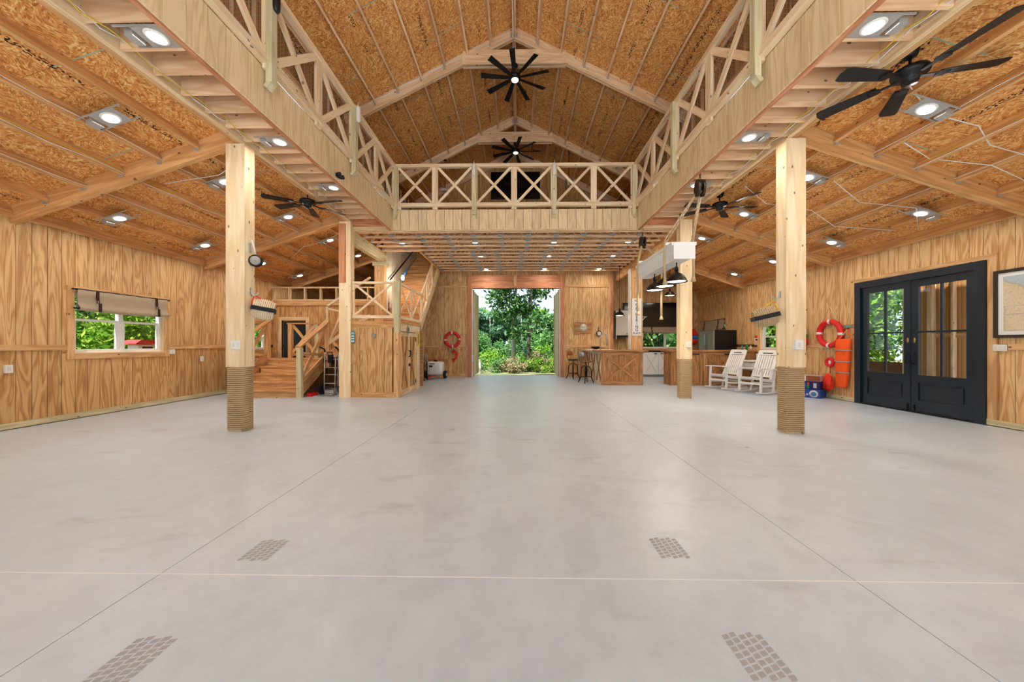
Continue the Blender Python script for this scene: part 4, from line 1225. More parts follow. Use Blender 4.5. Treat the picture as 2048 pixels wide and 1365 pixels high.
# ================================================================== KITCHEN AND BAR
def xpanel(o, axis, pos, face, a, b, z0, z1, board, frame, nb=6, fw=0.11, cross=True, xmat=None):
    """framed board panel with a raised cross; face = outward direction"""
    def B(nm, u0, c, u1, d_, n0, n1, mat):
        p0, p1 = sorted((pos + face * n0, pos + face * n1))
        return box(nm, (u0, p0, c) if axis == 'y' else (p0, u0, c), (u1, p1, d_) if axis == 'y' else (p1, u1, d_), mat, o)
    st_ = (b - a) / nb
    for i in range(nb):
        B('board', a + i * st_ + 0.002, z0, a + (i + 1) * st_ - 0.002, z1, 0, 0.015, board)
    B('frame_board', a, z0, a + fw, z1, 0.015, 0.037, frame); B('frame_board', b - fw, z0, b, z1, 0.015, 0.037, frame)
    B('frame_board', a + fw, z1 - fw, b - fw, z1, 0.015, 0.036, frame); B('frame_board', a + fw, z0, b - fw, z0 + fw, 0.015, 0.036, frame)
    if cross:
        n = pos + face * 0.025
        for (u0, c), (u1, d_), k in (((a + fw + 0.02, z0 + fw), (b - fw - 0.02, z1 - fw), 0), ((a + fw + 0.02, z1 - fw), (b - fw - 0.02, z0 + fw), 0.002)):
            m = n + face * k
            p, q = ((u0, m, c), (u1, m, d_)) if axis == 'y' else ((m, u0, c), (m, u1, d_))
            bar('brace', p, q, 0.08, 0.02 if not xmat else 0.035, xmat or frame, o, up=(0, face, 0) if axis == 'y' else (face, 0, 0))
b1 = thing('bar_counter', (3.3, 10.7, 0), 'L-shaped wooden bar with cross-braced panels, beside the stools', 'bar counter')
boxes('carcass', [(2.72, 10.64, 0.0, 3.93, 11.08, 1.03), (2.72, 11.08, 0.0, 3.25, 13.05, 1.03)], 'gap_dark', b1)
xpanel(b1, 'y', 10.64, -1, 2.68, 3.95, 0.0, 1.03, 'bar_wood', 'bar_wood', 7)
for i in range(3):
    xpanel(b1, 'x', 2.72, -1, 10.64 + i * 0.80, 10.64 + (i + 1) * 0.80, 0.0, 1.03, 'bar_pale', 'bar_pale', 4, 0.08, True, 'bar_wood')  # darker crosses stand in for shadow lines below the overhanging top
box('worktop', (2.50, 10.55, 1.04), (4.10, 11.10, 1.09), 'bar_wood', b1); box('worktop', (2.50, 11.10, 1.04), (3.28, 13.08, 1.09), 'bar_pale', b1)
b2 = thing('bar_counter', (6.0, 10.7, 0), 'long wooden bar behind the rocking chairs with black pulls', 'bar counter')
boxes('carcass', [(4.84, 10.64, 0.0, 7.40, 11.1, 1.03)], 'gap_dark', b2)
xpanel(b2, 'y', 10.64, -1, 4.80, 5.78, 0.0, 1.03, 'bar_wood', 'bar_wood', 6, 0.1, False)
xpanel(b2, 'y', 10.64, -1, 5.80, 6.86, 0.0, 1.03, 'bar_wood', 'bar_wood', 7, 0.12, True)
xpanel(b2, 'y', 10.64, -1, 6.88, 7.40, 0.0, 1.03, 'bar_wood', 'bar_wood', 3, 0.1, False)
for i in range(3): box('board', (4.80, 10.66 + i * 0.147, 0.0), (4.84, 10.66 + i * 0.147 + 0.144, 1.03), 'bar_wood', b2)
box('worktop', (4.74, 10.55, 1.04), (7.41, 11.22, 1.09), 'bar_wood', b2)
for xa, xb in ((5.42, 5.66), (6.46, 6.84)):
    tube('pull', [(xa, 10.60, 0.965), (xa, 10.57, 0.965), (xb, 10.57, 0.965), (xb, 10.60, 0.965)], 0.014, 'black_metal', b2, 6)
kc = thing('base_cabinet', (5.8, 13.6, 0), 'white base cabinets with cross-panel doors below the kitchen window', 'cabinet')
boxes('carcass', [(4.88, 13.33, 0.09, 7.30, 13.93, 0.97)], 'white_paint', kc); boxes('toe_kick', [(4.88, 13.38, 0.0, 7.30, 13.9, 0.09)], 'grey_panel', kc)
box('worktop', (4.30, 13.28, 0.975), (7.36, 13.94, 1.02), 'appliance_black', kc)
for i in range(4):
    a = 4.98 + i * 0.565
    dr = sub('door', kc, (a, 13.32, 0.1))
    boxes('panel', [(a, 13.312, 0.11, a + 0.55, 13.328, 0.95)], 'white_paint', dr)
    for q in ((a, 0.11, a + 0.06, 0.95), (a + 0.49, 0.11, a + 0.55, 0.95), (a + 0.06, 0.11, a + 0.49, 0.17), (a + 0.06, 0.89, a + 0.49, 0.95)):
        box('stile', (q[0], 13.298, q[1]), (q[2], 13.312, q[3]), 'white_paint', dr)
    for za, zb, k in ((0.17, 0.89, 0), (0.89, 0.17, 0.001)):
        bar('brace', (a + 0.07, 13.305 - k, za), (a + 0.48, 13.305 - k, zb), 0.04, 0.013, 'cream', dr, up=(0, -1, 0))
    box('cup_pull', (a + 0.40 if i % 2 == 0 else a + 0.06, 13.27, 0.895), (a + 0.49 if i % 2 == 0 else a + 0.15, 13.298, 0.925), 'black_metal', dr)
sv = thing('range', (4.6, 13.6, 0), 'black kitchen range beside the white base cabinets', 'stove')
boxes('body', [(4.32, 13.32, 0, 4.86, 13.93, 0.97)], 'appliance_black', sv); boxes('oven_door', [(4.36, 13.30, 0.2, 4.82, 13.32, 0.8)], 'screen_black', sv)
tube('handle', [(4.4, 13.28, 0.84), (4.78, 13.28, 0.84)], 0.012, 'steel', sv, 6)
uc = thing('wall_cabinet', (4.2, 13.6, 1.5), 'white upper cabinet over a black hood on the kitchen wall', 'cabinet')
boxes('carcass', [(3.98, 13.52, 1.62, 4.50, 13.94, 2.60)], 'white_paint', uc)
boxes('door', [(4.0, 13.50, 1.64, 4.48, 13.52, 2.58)], 'cream', uc); boxes('end_panel', [(3.96, 13.50, 1.47, 3.98, 13.94, 2.60)], 'white_paint', uc)
boxes('hood', [(4.0, 13.46, 1.55, 4.5, 13.9, 1.62)], 'appliance_black', uc); box('pull', (4.36, 13.485, 1.68), (4.45, 13.50, 1.70), 'black_metal', uc)
tv = thing('television', (5.4, 13.9, 2.0), 'large black television on the kitchen wall above the window', 'television')
boxes('bezel', [(4.36, 13.87, 1.97, 6.52, 13.93, 2.95)], 'appliance_black', tv); boxes('screen', [(4.38, 13.866, 2.0, 6.50, 13.87, 2.935)], 'screen_black', tv)
tv2 = thing('television', (0.0, 13.1, 6.8), 'large black television on the loft gable wall', 'television')
boxes('bezel', [(-0.94, 13.06, 6.85, 0.94, 13.13, 7.87)], 'appliance_black', tv2); boxes('screen', [(-0.92, 13.056, 6.87, 0.92, 13.06, 7.85)], 'screen_black', tv2)
def pend_loft(x, z, label, rod=True):
    o = thing('pendant_lamp', (x, 11.2, z), label, 'pendant lamp')
    tube('cord', [(x, 11.2, roof_z(x) - 0.27), (x, 11.2, z + 0.06)], 0.007, 'black_metal', o, 6)
    lathe('canopy', [(0, 0.04), (0.04, 0.03), (0.055, 0.0), (0, 0)], 'black_metal', o, at(x, 11.2, roof_z(x) - 0.30), 14)
    lathe('shade', [(0, 0.07), (0.03, 0.06), (0.06, 0.03), (0.16, 0.0), (0.155, -0.01), (0, -0.012)], 'white_plastic', o, at(x, 11.2, z), 20)
pend_loft(-2.3, 6.34, 'white disc pendant lamp hanging in the loft, on the stair side')
o = thing('cage_lantern', (1.76, 11.2, 6.4), 'black cage pendant lantern hanging in the loft beside the television', 'pendant lamp')
tube('cord', [(1.76, 11.2, roof_z(1.76) - 0.28), (1.76, 11.2, 6.78)], 0.012, 'black_metal', o, 6)
for k in range(8):
    a = k * PI / 4
    tube('cage_bar', [(1.76 + r * math.cos(a), 11.2 + r * math.sin(a), z) for r, z in ((0.03, 6.78), (0.11, 6.68), (0.13, 6.5), (0.10, 6.32))], 0.006, 'black_metal', o, 5)
lathe('bulb', [(0, 6.66), (0.03, 6.62), (0.04, 6.52), (0.0, 6.45)], 'white_plastic', o, at(1.76, 11.2, 0), 12)
rf = thing('refrigerator', (7.0, 11.6, 0), 'tall refrigerator with a black side and steel doors, behind the bar', 'refrigerator')
boxes('body', [(6.70, 11.55, 0.02, 7.41, 12.45, 1.74)], 'appliance_black', rf)
for y0, y1 in ((11.56, 11.995), (12.005, 12.44)):
    boxes('door', [(6.635, y0, 0.72, 6.698, y1, 1.735)], 'steel', rf)
    yy = 11.97 if y0 < 11.9 else 12.03
    tube('handle', [(6.63, yy, 0.85), (6.59, yy, 0.87), (6.59, yy, 1.6), (6.63, yy, 1.62)], 0.012, 'steel', rf, 6)
boxes('drawer', [(6.635, 11.56, 0.06, 6.698, 12.44, 0.71)], 'steel', rf)
def blind(label, axis, pos, face, a, b, zt, zb, straps):
    o = thing('window_blind', (pos, a, zb) if axis == 'x' else (a, pos, zb), label, 'blind')
    def pnt(u, n, z): return (pos + face * n, u, z) if axis == 'x' else (u, pos + face * n, z)
    tube('top_rod', [pnt(a - 0.06, 0.05, zt), pnt(b + 0.06, 0.05, zt)], 0.014, 'black_metal', o)
    tube('bottom_rod', [pnt(a - 0.05, 0.06, zb + 0.03), pnt(b + 0.05, 0.06, zb + 0.03)], 0.012, 'black_metal', o)
    vs_, fs = [], []
    nu, prof = 24, [(0.055, 0.0), (0.068, -0.01), (0.062, -0.10), (0.058, -0.2), (0.062, -0.26), (0.09, -0.29), (0.115, -0.32), (0.10, -0.36), (0.065, -0.37), (0.045, -0.34), (0.045, -0.25), (0.042, -0.02)]
    sc_z = (zt - zb) / 0.36
    for i in range(nu + 1):
        u = a + (b - a) * i / nu
        sag = 0.02 * math.sin(PI * i / nu)
        for n, z in prof:
            vs_.append(pnt(u, n + 0.006 * math.sin(i * 1.9 + z * 20), zt + z * sc_z - sag * (-z / 0.36)))
    m = len(prof)
    for i in range(nu):
        for k in range(m):
            fs.append((i * m + k, i * m + (k + 1) % m, (i + 1) * m + (k + 1) % m, (i + 1) * m + k))
    pyd('cloth', vs_, fs, 'canvas_blind', o, None, True)
    for u in straps:
        for nm, z0, z1 in (('strap', zt + 0.01, zt - 0.16 * sc_z), ('strap', zt - 0.22 * sc_z, zb - 0.02)):
            q0, q1 = sorted((pos + face * (0.07 if z0 > zt - 0.1 else 0.118), pos + face * (0.078 if z0 > zt - 0.1 else 0.126)))
            box(nm, (q0, u - 0.022, z1) if axis == 'x' else (u - 0.022, q0, z1), (q1, u + 0.022, z0) if axis == 'x' else (u + 0.022, q1, z0), 'strap_brown', o)
        tube('buckle', [pnt(u + 0.02 * math.cos(k * PI / 5), 0.085, zt - 0.19 * sc_z + 0.03 * math.sin(k * PI / 5)) for k in range(10)], 0.005, 'black_metal', o, 5, True)
blind('rolled canvas blind with brown straps over the left wall window', 'x', -XW, 1, 5.66, 7.14, 2.20, 1.85, (5.93, 6.92))
blind('rolled canvas blind over the window behind the refrigerator', 'x', XW, -1, 12.18, 13.7, 2.16, 1.80, (12.5, 13.4))
blind('rolled canvas blind over the wide kitchen window', 'y', YK, -1, 5.17, 6.95, 1.98, 1.74, (5.5, 6.6))
# pendants over the bar
def bowl(o, x, y, z, r=0.19):
    k = r / 0.19
    lathe('shade', [(0.0, 0.20), (0.025, 0.20), (0.04, 0.165), (0.075, 0.15), (0.13, 0.105), (0.168, 0.045), (0.178, 0.01), (0.195, -0.008), (0.192, -0.016), (0.166, 0.01), (0.122, 0.09), (0.065, 0.135), (0.0, 0.14)], 'dark_bronze', o, at(x, y, z) @ Matrix.Scale(k, 4), 28)
    lathe('socket', [(0, 0.29), (0.018, 0.29), (0.034, 0.255), (0.036, 0.20), (0, 0.20)], 'dark_bronze', o, at(x, y, z) @ Matrix.Scale(k, 4), 14)
    lathe('diffuser', [(0, 0.012), (0.155, 0.006), (0.16, 0.0), (0, -0.004)], 'bulb_glow', o, at(x, y, z) @ Matrix.Scale(k, 4), 20)
    l = bpy.data.lights.new('lamp', 'AREA'); l.shape = 'DISK'; l.size = 0.25; l.energy = 7; l.color = (1, 0.85, 0.66)
    mk('lamp', l, o, at(x, y, z - 0.02))
hb = thing('rope_chandelier', (3.05, 7.0, 2.8), 'white crown-moulded hanging beam light on rope tackle with three dark bowl lamps', 'hanging light')
X0, X1, YA, YZ_ = 2.86, 3.24, 6.13, 8.0
prism('beam_box', [(X0 + 0.06, 2.79), (X1 - 0.06, 2.79), (X1 - 0.05, 2.90), (X1 - 0.01, 2.96), (X1, 3.05), (X1, 3.08), (X0, 3.08), (X0, 3.05), (X0 + 0.01, 2.96), (X0 + 0.05, 2.90)], YA, YZ_, 'y', 'white_paint', hb)
boxes('end_cap', [(X0 + 0.0, YA - 0.012, 2.785, X1, YA, 3.085)], 'white_paint', hb)
for x in (X0, X1):
    a, b_ = sorted((x, x + (0.03 if x == X1 else -0.03)))
    box('crown_strip', (a, YA, 3.03), (b_, YZ_, 3.09), 'white_paint', hb)
for y in (YA + 0.22, YZ_ - 0.25):
    bar('cross_bar', (X0 - 0.06, y, 3.115), (X1 + 0.06, y, 3.115), 0.06, 0.05, 'white_paint', hb)
for y in (6.42, 6.93, 7.44):
    lp = sub('bowl_lamp', hb, (3.05, y, 2.45))
    tube('stem', [(3.05, y, 2.79), (3.05, y, 2.71)], 0.012, 'black_metal', lp, 8)
    bowl(lp, 3.05, y, 2.44, 0.185)
def tackle(hx, hy, hz, by, label, tails):
    o = thing('pulley_block', (hx, hy, hz), label, 'pulley')
    tube('hook', [(hx, hy, hz + 0.05), (hx + 0.03, hy, hz), (hx, hy, hz - 0.035), (hx - 0.03, hy, hz - 0.01)], 0.009, 'steel', o, 6)
    for k in range(3):
        tube('chain_link', [(hx + 0.014 * math.cos(t_ * PI / 4) * (1 - k % 2), hy + 0.014 * math.cos(t_ * PI / 4) * (k % 2), hz - 0.055 - k * 0.04 + 0.025 * math.sin(t_ * PI / 4)) for t_ in range(8)], 0.005, 'black_metal', o, 5, True)
    for dx in (-0.042, 0.042):
        prism('cheek', [(hy + 0.085 * math.cos(a_), hz - 0.29 + 0.14 * math.sin(a_)) for a_ in [k * PI / 7 for k in range(14)]], hx + dx - 0.018, hx + dx + 0.018, 'x', 'dark_bronze', o)
    lathe('sheave', [(0, -0.02), (0.055, -0.02), (0.045, 0), (0.055, 0.02), (0, 0.02)], 'black_metal', o, at(hx, hy, hz - 0.27) @ Matrix.Rotation(PI / 2, 4, 'Y'), 16)
    for sx in (-1, 1):
        ax = 3.05 + sx * 0.24
        tube('rope', [(hx + sx * 0.012, hy, hz - 0.30), ((hx + ax) / 2, (hy + by) / 2, (hz + 3.12) / 2 - 0.15), (ax, by, 3.13)], 0.017, 'rope_jute', o, 7)
        tube('rope', [(hx + sx * 0.03, hy, hz - 0.33), (ax + sx * 0.015, by - 0.03, 3.2), (ax + sx * 0.03, by - 0.02, 2.9), (ax + sx * 0.02, by - 0.03, tails[sx > 0])], [0.016, 0.016, 0.018, 0.026], 'rope_jute', o, 7)
        lathe('frayed_end', [(0.018, 0.08), (0.028, 0.03), (0.046, -0.03), (0.0, -0.035)], 'rope_jute', o, at(ax + sx * 0.02, by - 0.03, tails[sx > 0]), 10)
        tube('eye_hook', [(ax + 0.02 * math.cos(k * PI / 5), by, 3.15 + 0.02 * math.sin(k * PI / 5)) for k in range(10)], 0.005, 'black_metal', o, 5, True)
tackle(3.08, 5.66, 4.12, YA + 0.22, 'dark wooden pulley block with jute ropes holding the near end of the white beam', (2.40, 2.45))
tackle(3.0, 8.02, 3.93, YZ_ - 0.25, 'dark wooden pulley block with jute ropes holding the far end of the white beam', (1.95, 1.85))
def bar_pendant(x, y, z, zt, label):
    o = thing('pendant_lamp', (x, y, z), label, 'pendant lamp')
    tube('rod', [(x, y, zt), (x, y, z + 0.2)], 0.009, 'black_metal', o, 6)
    lathe('canopy', [(0, 0.0), (0.06, 0.0), (0.06, -0.02), (0, -0.03)], 'black_metal', o, at(x, y, zt), 16)
    bowl(o, x, y, z, 0.165)
bar_pendant(3.62, 11.9, 2.27, 3.99, 'dark bowl pendant lamp hanging over the bar in front of the white upper cabinet')
bar_pendant(4.95, 11.0, 2.83, aisle_z(4.95) - 0.02, 'dark bowl pendant lamp over the gap between the two bars')
# sign on the wide post
sg = thing('wooden_sign', (3.93, 11.1, 1.55), 'tall white sign reading THE GATHERING PLACE on the wide post', 'sign')
boxes('board', [(3.79, 11.098, 1.55, 4.08, 11.119, 2.75)], 'white_paint', sg)
def text(body, size, M, mat, parent, name='lettering'):
    c = bpy.data.curves.new(name, 'FONT'); c.body = body; c.size = size; c.align_x = 'CENTER'; c.align_y = 'CENTER'; c.extrude = 0.0008; c.offset = size * 0.012
    tmp = bpy.data.objects.new('tmp', c); col.objects.link(tmp)
    bpy.context.view_layer.update()
    me = bpy.data.meshes.new_from_object(tmp.evaluated_get(bpy.context.evaluated_depsgraph_get()))
    bpy.data.objects.remove(tmp)
    me.materials.clear(); me.materials.append(MAT[mat])
    return mk(name, me, parent, M)
F_ = Matrix.Rotation(PI / 2, 4, 'X')
text('THE', 0.085, at(3.935, 11.096, 2.67) @ F_, 'print_black', sg)
for i, ch in enumerate('GATHERING'):
    text(ch, 0.125, at(3.935, 11.096, 2.545 - i * 0.102) @ F_, 'print_black', sg)
text('PLACE', 0.085, at(3.935, 11.096, 1.62) @ F_, 'print_black', sg)
box('edge_strip', (3.735, 11.121, 1.10), (3.749, 11.35, 3.72), 'white_paint', bpy.data.objects['timber_post.006'])
o = thing('shelf_bracket', (4.2, 11.2, 2.1), 'small white shelf bracket on the side of the wide post', 'bracket')
bar('arm', (4.13, 11.2, 2.16), (4.30, 11.2, 2.16), 0.02, 0.012, 'cream', o); bar('brace', (4.13, 11.2, 2.03), (4.25, 11.2, 2.15), 0.015, 0.012, 'cream', o)
ck = thing('wall_clock', (2.9, 13.1, 1.8), 'clock with a round pale dial on a rectangular wood slab, back wall', 'clock')
box('slab', (2.28, 13.09, 1.68), (2.90, 13.125, 2.11), 'bar_wood', ck)
lathe('dial', [(0, 0.0), (0.14, 0.0), (0.15, 0.008), (0.0, 0.01)], 'cream', ck, at(2.60, 13.09, 1.90) @ Matrix.Rotation(PI / 2, 4, 'X'), 28)
for a, L_ in ((2.5, 0.075), (0.7, 0.11)): bar('hand', (2.60, 13.078, 1.90), (2.60 + L_ * math.cos(a), 13.078, 1.90 + L_ * math.sin(a)), 0.01, 0.003, 'print_black', ck, up=(0, -1, 0))
for k in range(12):
    a = k * PI / 6
    bar('hour_mark', (2.60 + 0.105 * math.cos(a), 13.079, 1.90 + 0.105 * math.sin(a)), (2.60 + 0.13 * math.cos(a), 13.079, 1.90 + 0.13 * math.sin(a)), 0.012, 0.002, 'print_black', ck, up=(0, -1, 0))
bk = thing('hanging_scale', (3.2, 13.1, 1.7), 'round hanging dial scale with a dark rim on the back wall', 'scale')
lathe('dial', [(0, 0), (0.085, 0), (0.085, 0.02), (0, 0.02)], 'cream', bk, at(3.19, 13.09, 1.68) @ Matrix.Rotation(PI / 2, 4, 'X'), 22)
tube('rim', [(3.19 + 0.09 * math.cos(k * PI / 10), 13.075, 1.68 + 0.1 * math.sin(k * PI / 10)) for k in range(20)], 0.016, 'dark_bronze', bk, 6, True)
tube('hanger', [(3.17, 13.08, 1.79), (3.17, 13.09, 1.88), (3.19, 13.11, 1.92)], 0.014, 'dark_bronze', bk, 6); bar('needle', (3.19, 13.065, 1.68), (3.19, 13.065, 1.745), 0.008, 0.002, 'print_black', bk, up=(0, -1, 0))
tube('hook', [(3.19, 13.08, 1.58), (3.20, 13.08, 1.54), (3.18, 13.08, 1.52)], 0.007, 'dark_bronze', bk, 6)
fc = thing('kitchen_faucet', (3.05, 11.6, 1.09), 'tall chrome spring faucet on the bar', 'faucet')
pts = [(2.88, 11.6, 1.09), (2.88, 11.6, 1.45), (2.90, 11.6, 1.56), (2.98, 11.6, 1.64), (3.07, 11.6, 1.62), (3.10, 11.6, 1.52), (3.10, 11.6, 1.33)]
tube('spring_neck', pts, 0.019, 'steel', fc, 8); lathe('spray_head', [(0, 0), (0.02, 0), (0.025, 0.05), (0.018, 0.13), (0, 0.13)], 'steel', fc, at(3.10, 11.6, 1.22), 12)
tube('support_arm', [(2.88, 11.6, 1.34), (3.10, 11.6, 1.34)], 0.008, 'steel', fc, 6); tube('lever', [(2.95, 11.58, 1.12), (3.04, 11.56, 1.2)], 0.011, 'steel', fc, 6)
lathe('base', [(0, 0), (0.032, 0), (0.028, 0.03), (0, 0.03)], 'steel', fc, at(2.88, 11.6, 1.09), 14)
bw = thing('bowl', (2.85, 12.2, 1.09), 'dark shallow bowl on the bar beside the faucet', 'bowl')
lathe('shell', [(0, 0), (0.07, 0), (0.16, 0.06), (0.19, 0.10), (0.18, 0.10), (0.15, 0.065), (0.06, 0.012), (0, 0.012)], 'appliance_black', bw, at(2.87, 12.2, 1.09), 24)
tube('rim', [(2.87 + 0.186 * math.cos(k * PI / 12), 12.2 + 0.186 * math.sin(k * PI / 12), 1.191) for k in range(24)], 0.006, 'steel', bw, 6, True)
# stools
def stool(x, y, rz, seat_mat, back_mat, label):
    M = at(x, y, 0) @ Matrix.Rotation(rz, 4, 'Z')
    o = tag(mk('bar_stool', None, None, M), label, 'stool', 'bar stools')
    tf = lambda p: tuple(M @ V(p))
    for k in range(4):
        a = k * PI / 2 + PI / 4
        c_, s_ = math.cos(a), math.sin(a)
        tube('leg', [tf((c_ * r, s_ * r, z)) for r, z in ((0.035, 0.56), (0.10, 0.545), (0.155, 0.46), (0.165, 0.3), (0.17, 0.2), (0.25, 0.012))], 0.015, 'black_metal', o, 7)
    tube('foot_ring', [tf((0.168 * math.cos(k * PI / 12), 0.168 * math.sin(k * PI / 12), 0.21)) for k in range(24)], 0.009, 'black_metal', o, 6, True)
    tube('screw_column', [tf((0, 0, 0.2)), tf((0, 0, 0.68))], 0.017, 'black_metal', o, 8)
    lathe('seat', [(0, 0.68), (0.155, 0.68), (0.175, 0.69), (0.178, 0.715), (0.165, 0.725), (0, 0.722)], seat_mat, o, M, 24)
    tube('seat_rim', [tf((0.178 * math.cos(k * PI / 12), 0.178 * math.sin(k * PI / 12), 0.69)) for k in range(24)], 0.010, 'black_metal', o, 6, True)
    for sy in (-0.06, 0.06):
        tube('back_strut', [tf((-0.12, sy, 0.69)), tf((-0.21, sy, 0.72)), tf((-0.225, sy, 0.86)), tf((-0.215, sy, 0.92))], 0.007, 'black_metal', o, 6)
    vs_, fs = [], []
    for i in range(9):
        y_ = -0.13 + 0.26 * i / 8
        xx = -0.235 + 0.05 * (y_ / 0.13) ** 2
        h = 0.085 * math.sqrt(max(0.15, 1 - (y_ / 0.14) ** 4))
        for dx in (0, 0.012):
            vs_ += [(xx + dx, y_, 0.95 - h), (xx + dx, y_, 0.95 + h)]
    for i in range(8):
        q = i * 4; r_ = q + 4
        fs += [(q, q + 1, r_ + 1, r_), (q + 2, r_ + 2, r_ + 3, q + 3), (q, r_, r_ + 2, q + 2), (q + 1, q + 3, r_ + 3, r_ + 1)]
    fs += [(0, 2, 3, 1), (32, 33, 35, 34)]
    pyd('backrest', vs_, fs, back_mat, o, M, True)
stool(2.32, 11.2, R(25), 'bar_wood', 'steel', 'black iron bar stool with wood seat and pale back, nearer the viewer')
stool(2.10, 12.45, R(40), 'appliance_black', 'tan_leather', 'black iron bar stool with tan back, farther along the bar')

# ================================================================== RIGHT WALL AND ROCKERS
def rocker(x, y, rz, label):
    M = at(x, y, 0) @ Matrix.Rotation(rz, 4, 'Z')      # faces local +x
    o = tag(mk('rocking_chair', None, None, M), label, 'rocking chair', 'white rocking chairs')
    tf = lambda p: tuple(M @ V(p))
    def bb(nm, p, q, w_, h, up=(0, 0, 1), mat='white_paint'):
        return bar(nm, tf(p), tf(q), w_, h, mat, o, up=tuple(M.to_3x3() @ V(up)))
    for s in (-1, 1):
        yy = s * 0.27
        pts = [(-0.48 + 0.1 * i, yy, 0.022 + 0.55 * (0.02 + (-0.48 + 0.1 * i + 0.02) ** 2 * 0.32)) for i in range(10)]
        tube('rocker', [tf(p) for p in pts], 0.02, 'white_paint', o, 6)
        bb('front_leg', (0.25, yy, 0.07), (0.23, yy, 0.64), 0.045, 0.045, (1, 0, 0)); bb('rear_leg', (-0.20, yy, 0.05), (-0.30, yy * 0.93, 0.62), 0.045, 0.045, (1, 0, 0))
        bb('side_stretcher', (0.25, yy, 0.22), (-0.22, yy, 0.20), 0.025, 0.05)
        bb('arm', (0.34, yy * 1.06, 0.655), (-0.34, yy * 1.03, 0.62), 0.10, 0.025)
        bb('back_post', (-0.17, s * 0.235, 0.36), (-0.50, s * 0.225, 1.09), 0.05, 0.03, (1, 0, 0.4))
        bb('side_rail', (0.25, yy * 0.94, 0.385), (-0.20, yy * 0.94, 0.33), 0.025, 0.07)
    for i in range(7):
        f = i / 6
        bb('seat_slat', (0.27 - f * 0.42, -0.25, 0.425 - f * 0.06 - 0.02 * math.sin(PI * f)), (0.27 - f * 0.42, 0.25, 0.425 - f * 0.06 - 0.02 * math.sin(PI * f)), 0.058, 0.018)
    for i in range(7):
        yy = -0.18 + 0.06 * i
        bb('back_slat', (-0.215, yy, 0.46), (-0.445, yy, 0.965), 0.042, 0.015, (1, 0, 0.4))
    bb('lower_rail', (-0.205, -0.22, 0.44), (-0.205, 0.22, 0.44), 0.05, 0.03, (1, 0, 0.4))
    bb('head_rail', (-0.475, -0.235, 1.045), (-0.475, 0.235, 1.045), 0.14, 0.028, (1, 0, 0.42)); bb('head_slot', (-0.450, -0.12, 1.03), (-0.450, 0.12, 1.03), 0.02, 0.01, (1, 0, 0.42), 'print_black')
    for xx, zz in ((0.245, 0.27), (-0.215, 0.25), (0.25, 0.40)):
        bb('stretcher', (xx, -0.26, zz), (xx, 0.26, zz), 0.03, 0.05)
rocker(5.95, 9.75, R(196), 'white slatted rocking chair nearer the bar')
rocker(6.24, 8.9, R(202), 'white slatted rocking chair nearer the rope-wrapped post')
sk = thing('utility_sink', (7.2, 10.5, 0.6), 'white wall-hung sink with a chrome faucet behind the rocking chairs', 'sink')
def roundbox(nm, lo, hi, mat, parent, r=0.05, seg=3):
    me = bpy.data.meshes.new(nm); bm = bmesh.new()
    bmesh.ops.create_cube(bm, size=1)
    for v in bm.verts: v.co = V([(lo[i] + hi[i]) / 2 + v.co[i] * (hi[i] - lo[i]) for i in range(3)])
    bmesh.ops.bevel(bm, geom=bm.edges[:], offset=r, segments=seg, affect='EDGES', profile=0.5)
    bm.to_mesh(me); bm.free(); me.materials.append(MAT[mat])
    me.polygons.foreach_set('use_smooth', [True] * len(me.polygons))
    return mk(nm, me, parent)
roundbox('basin', (6.84, 9.95, 0.50), (7.36, 10.50, 0.76), 'white_plastic', sk, 0.07); roundbox('rim', (6.80, 9.92, 0.745), (7.38, 10.53, 0.79), 'white_plastic', sk, 0.02)
roundbox('backsplash', (7.34, 9.92, 0.78), (7.40, 10.53, 0.98), 'white_plastic', sk, 0.02)
tube('spout', [(7.34, 10.22, 0.88), (7.24, 10.22, 0.93), (7.15, 10.22, 0.90)], 0.013, 'steel', sk, 8)
for yy in (10.12, 10.32): lathe('tap', [(0, 0), (0.02, 0), (0.025, 0.03), (0, 0.035)], 'steel', sk, at(7.3, yy, 0.87), 10)
tube('drain_pipe', [(7.1, 10.22, 0.50), (7.1, 10.22, 0.33), (7.25, 10.22, 0.25), (7.41, 10.22, 0.27)], 0.02, 'steel', sk, 8)
def bottle(x, y, z, h, r, mat, cap, label):
    o = thing('bottle', (x, y, z), label, 'bottle')
    lathe('body', [(0, 0), (r, 0), (r, h * 0.6), (r * 0.45, h * 0.78), (r * 0.4, h * 0.88), (0, h * 0.88)], mat, o, at(x, y, z), 14)
    lathe('cap', [(0, 0), (r * 0.45, 0), (r * 0.45, h * 0.12), (0, h * 0.12)], cap, o, at(x, y, z + h * 0.88), 10)
bottle(7.2, 10.72, 1.09, 0.22, 0.035, 'green_paint', 'white_plastic', 'green bottle at the wall end of the bar')
bottle(7.08, 10.75, 1.09, 0.16, 0.03, 'teal_paint', 'appliance_black', 'short teal bottle at the wall end of the bar')
bottle(7.31, 10.7, 1.09, 0.14, 0.035, 'cream', 'white_plastic', 'short cream soap bottle at the wall end of the bar')
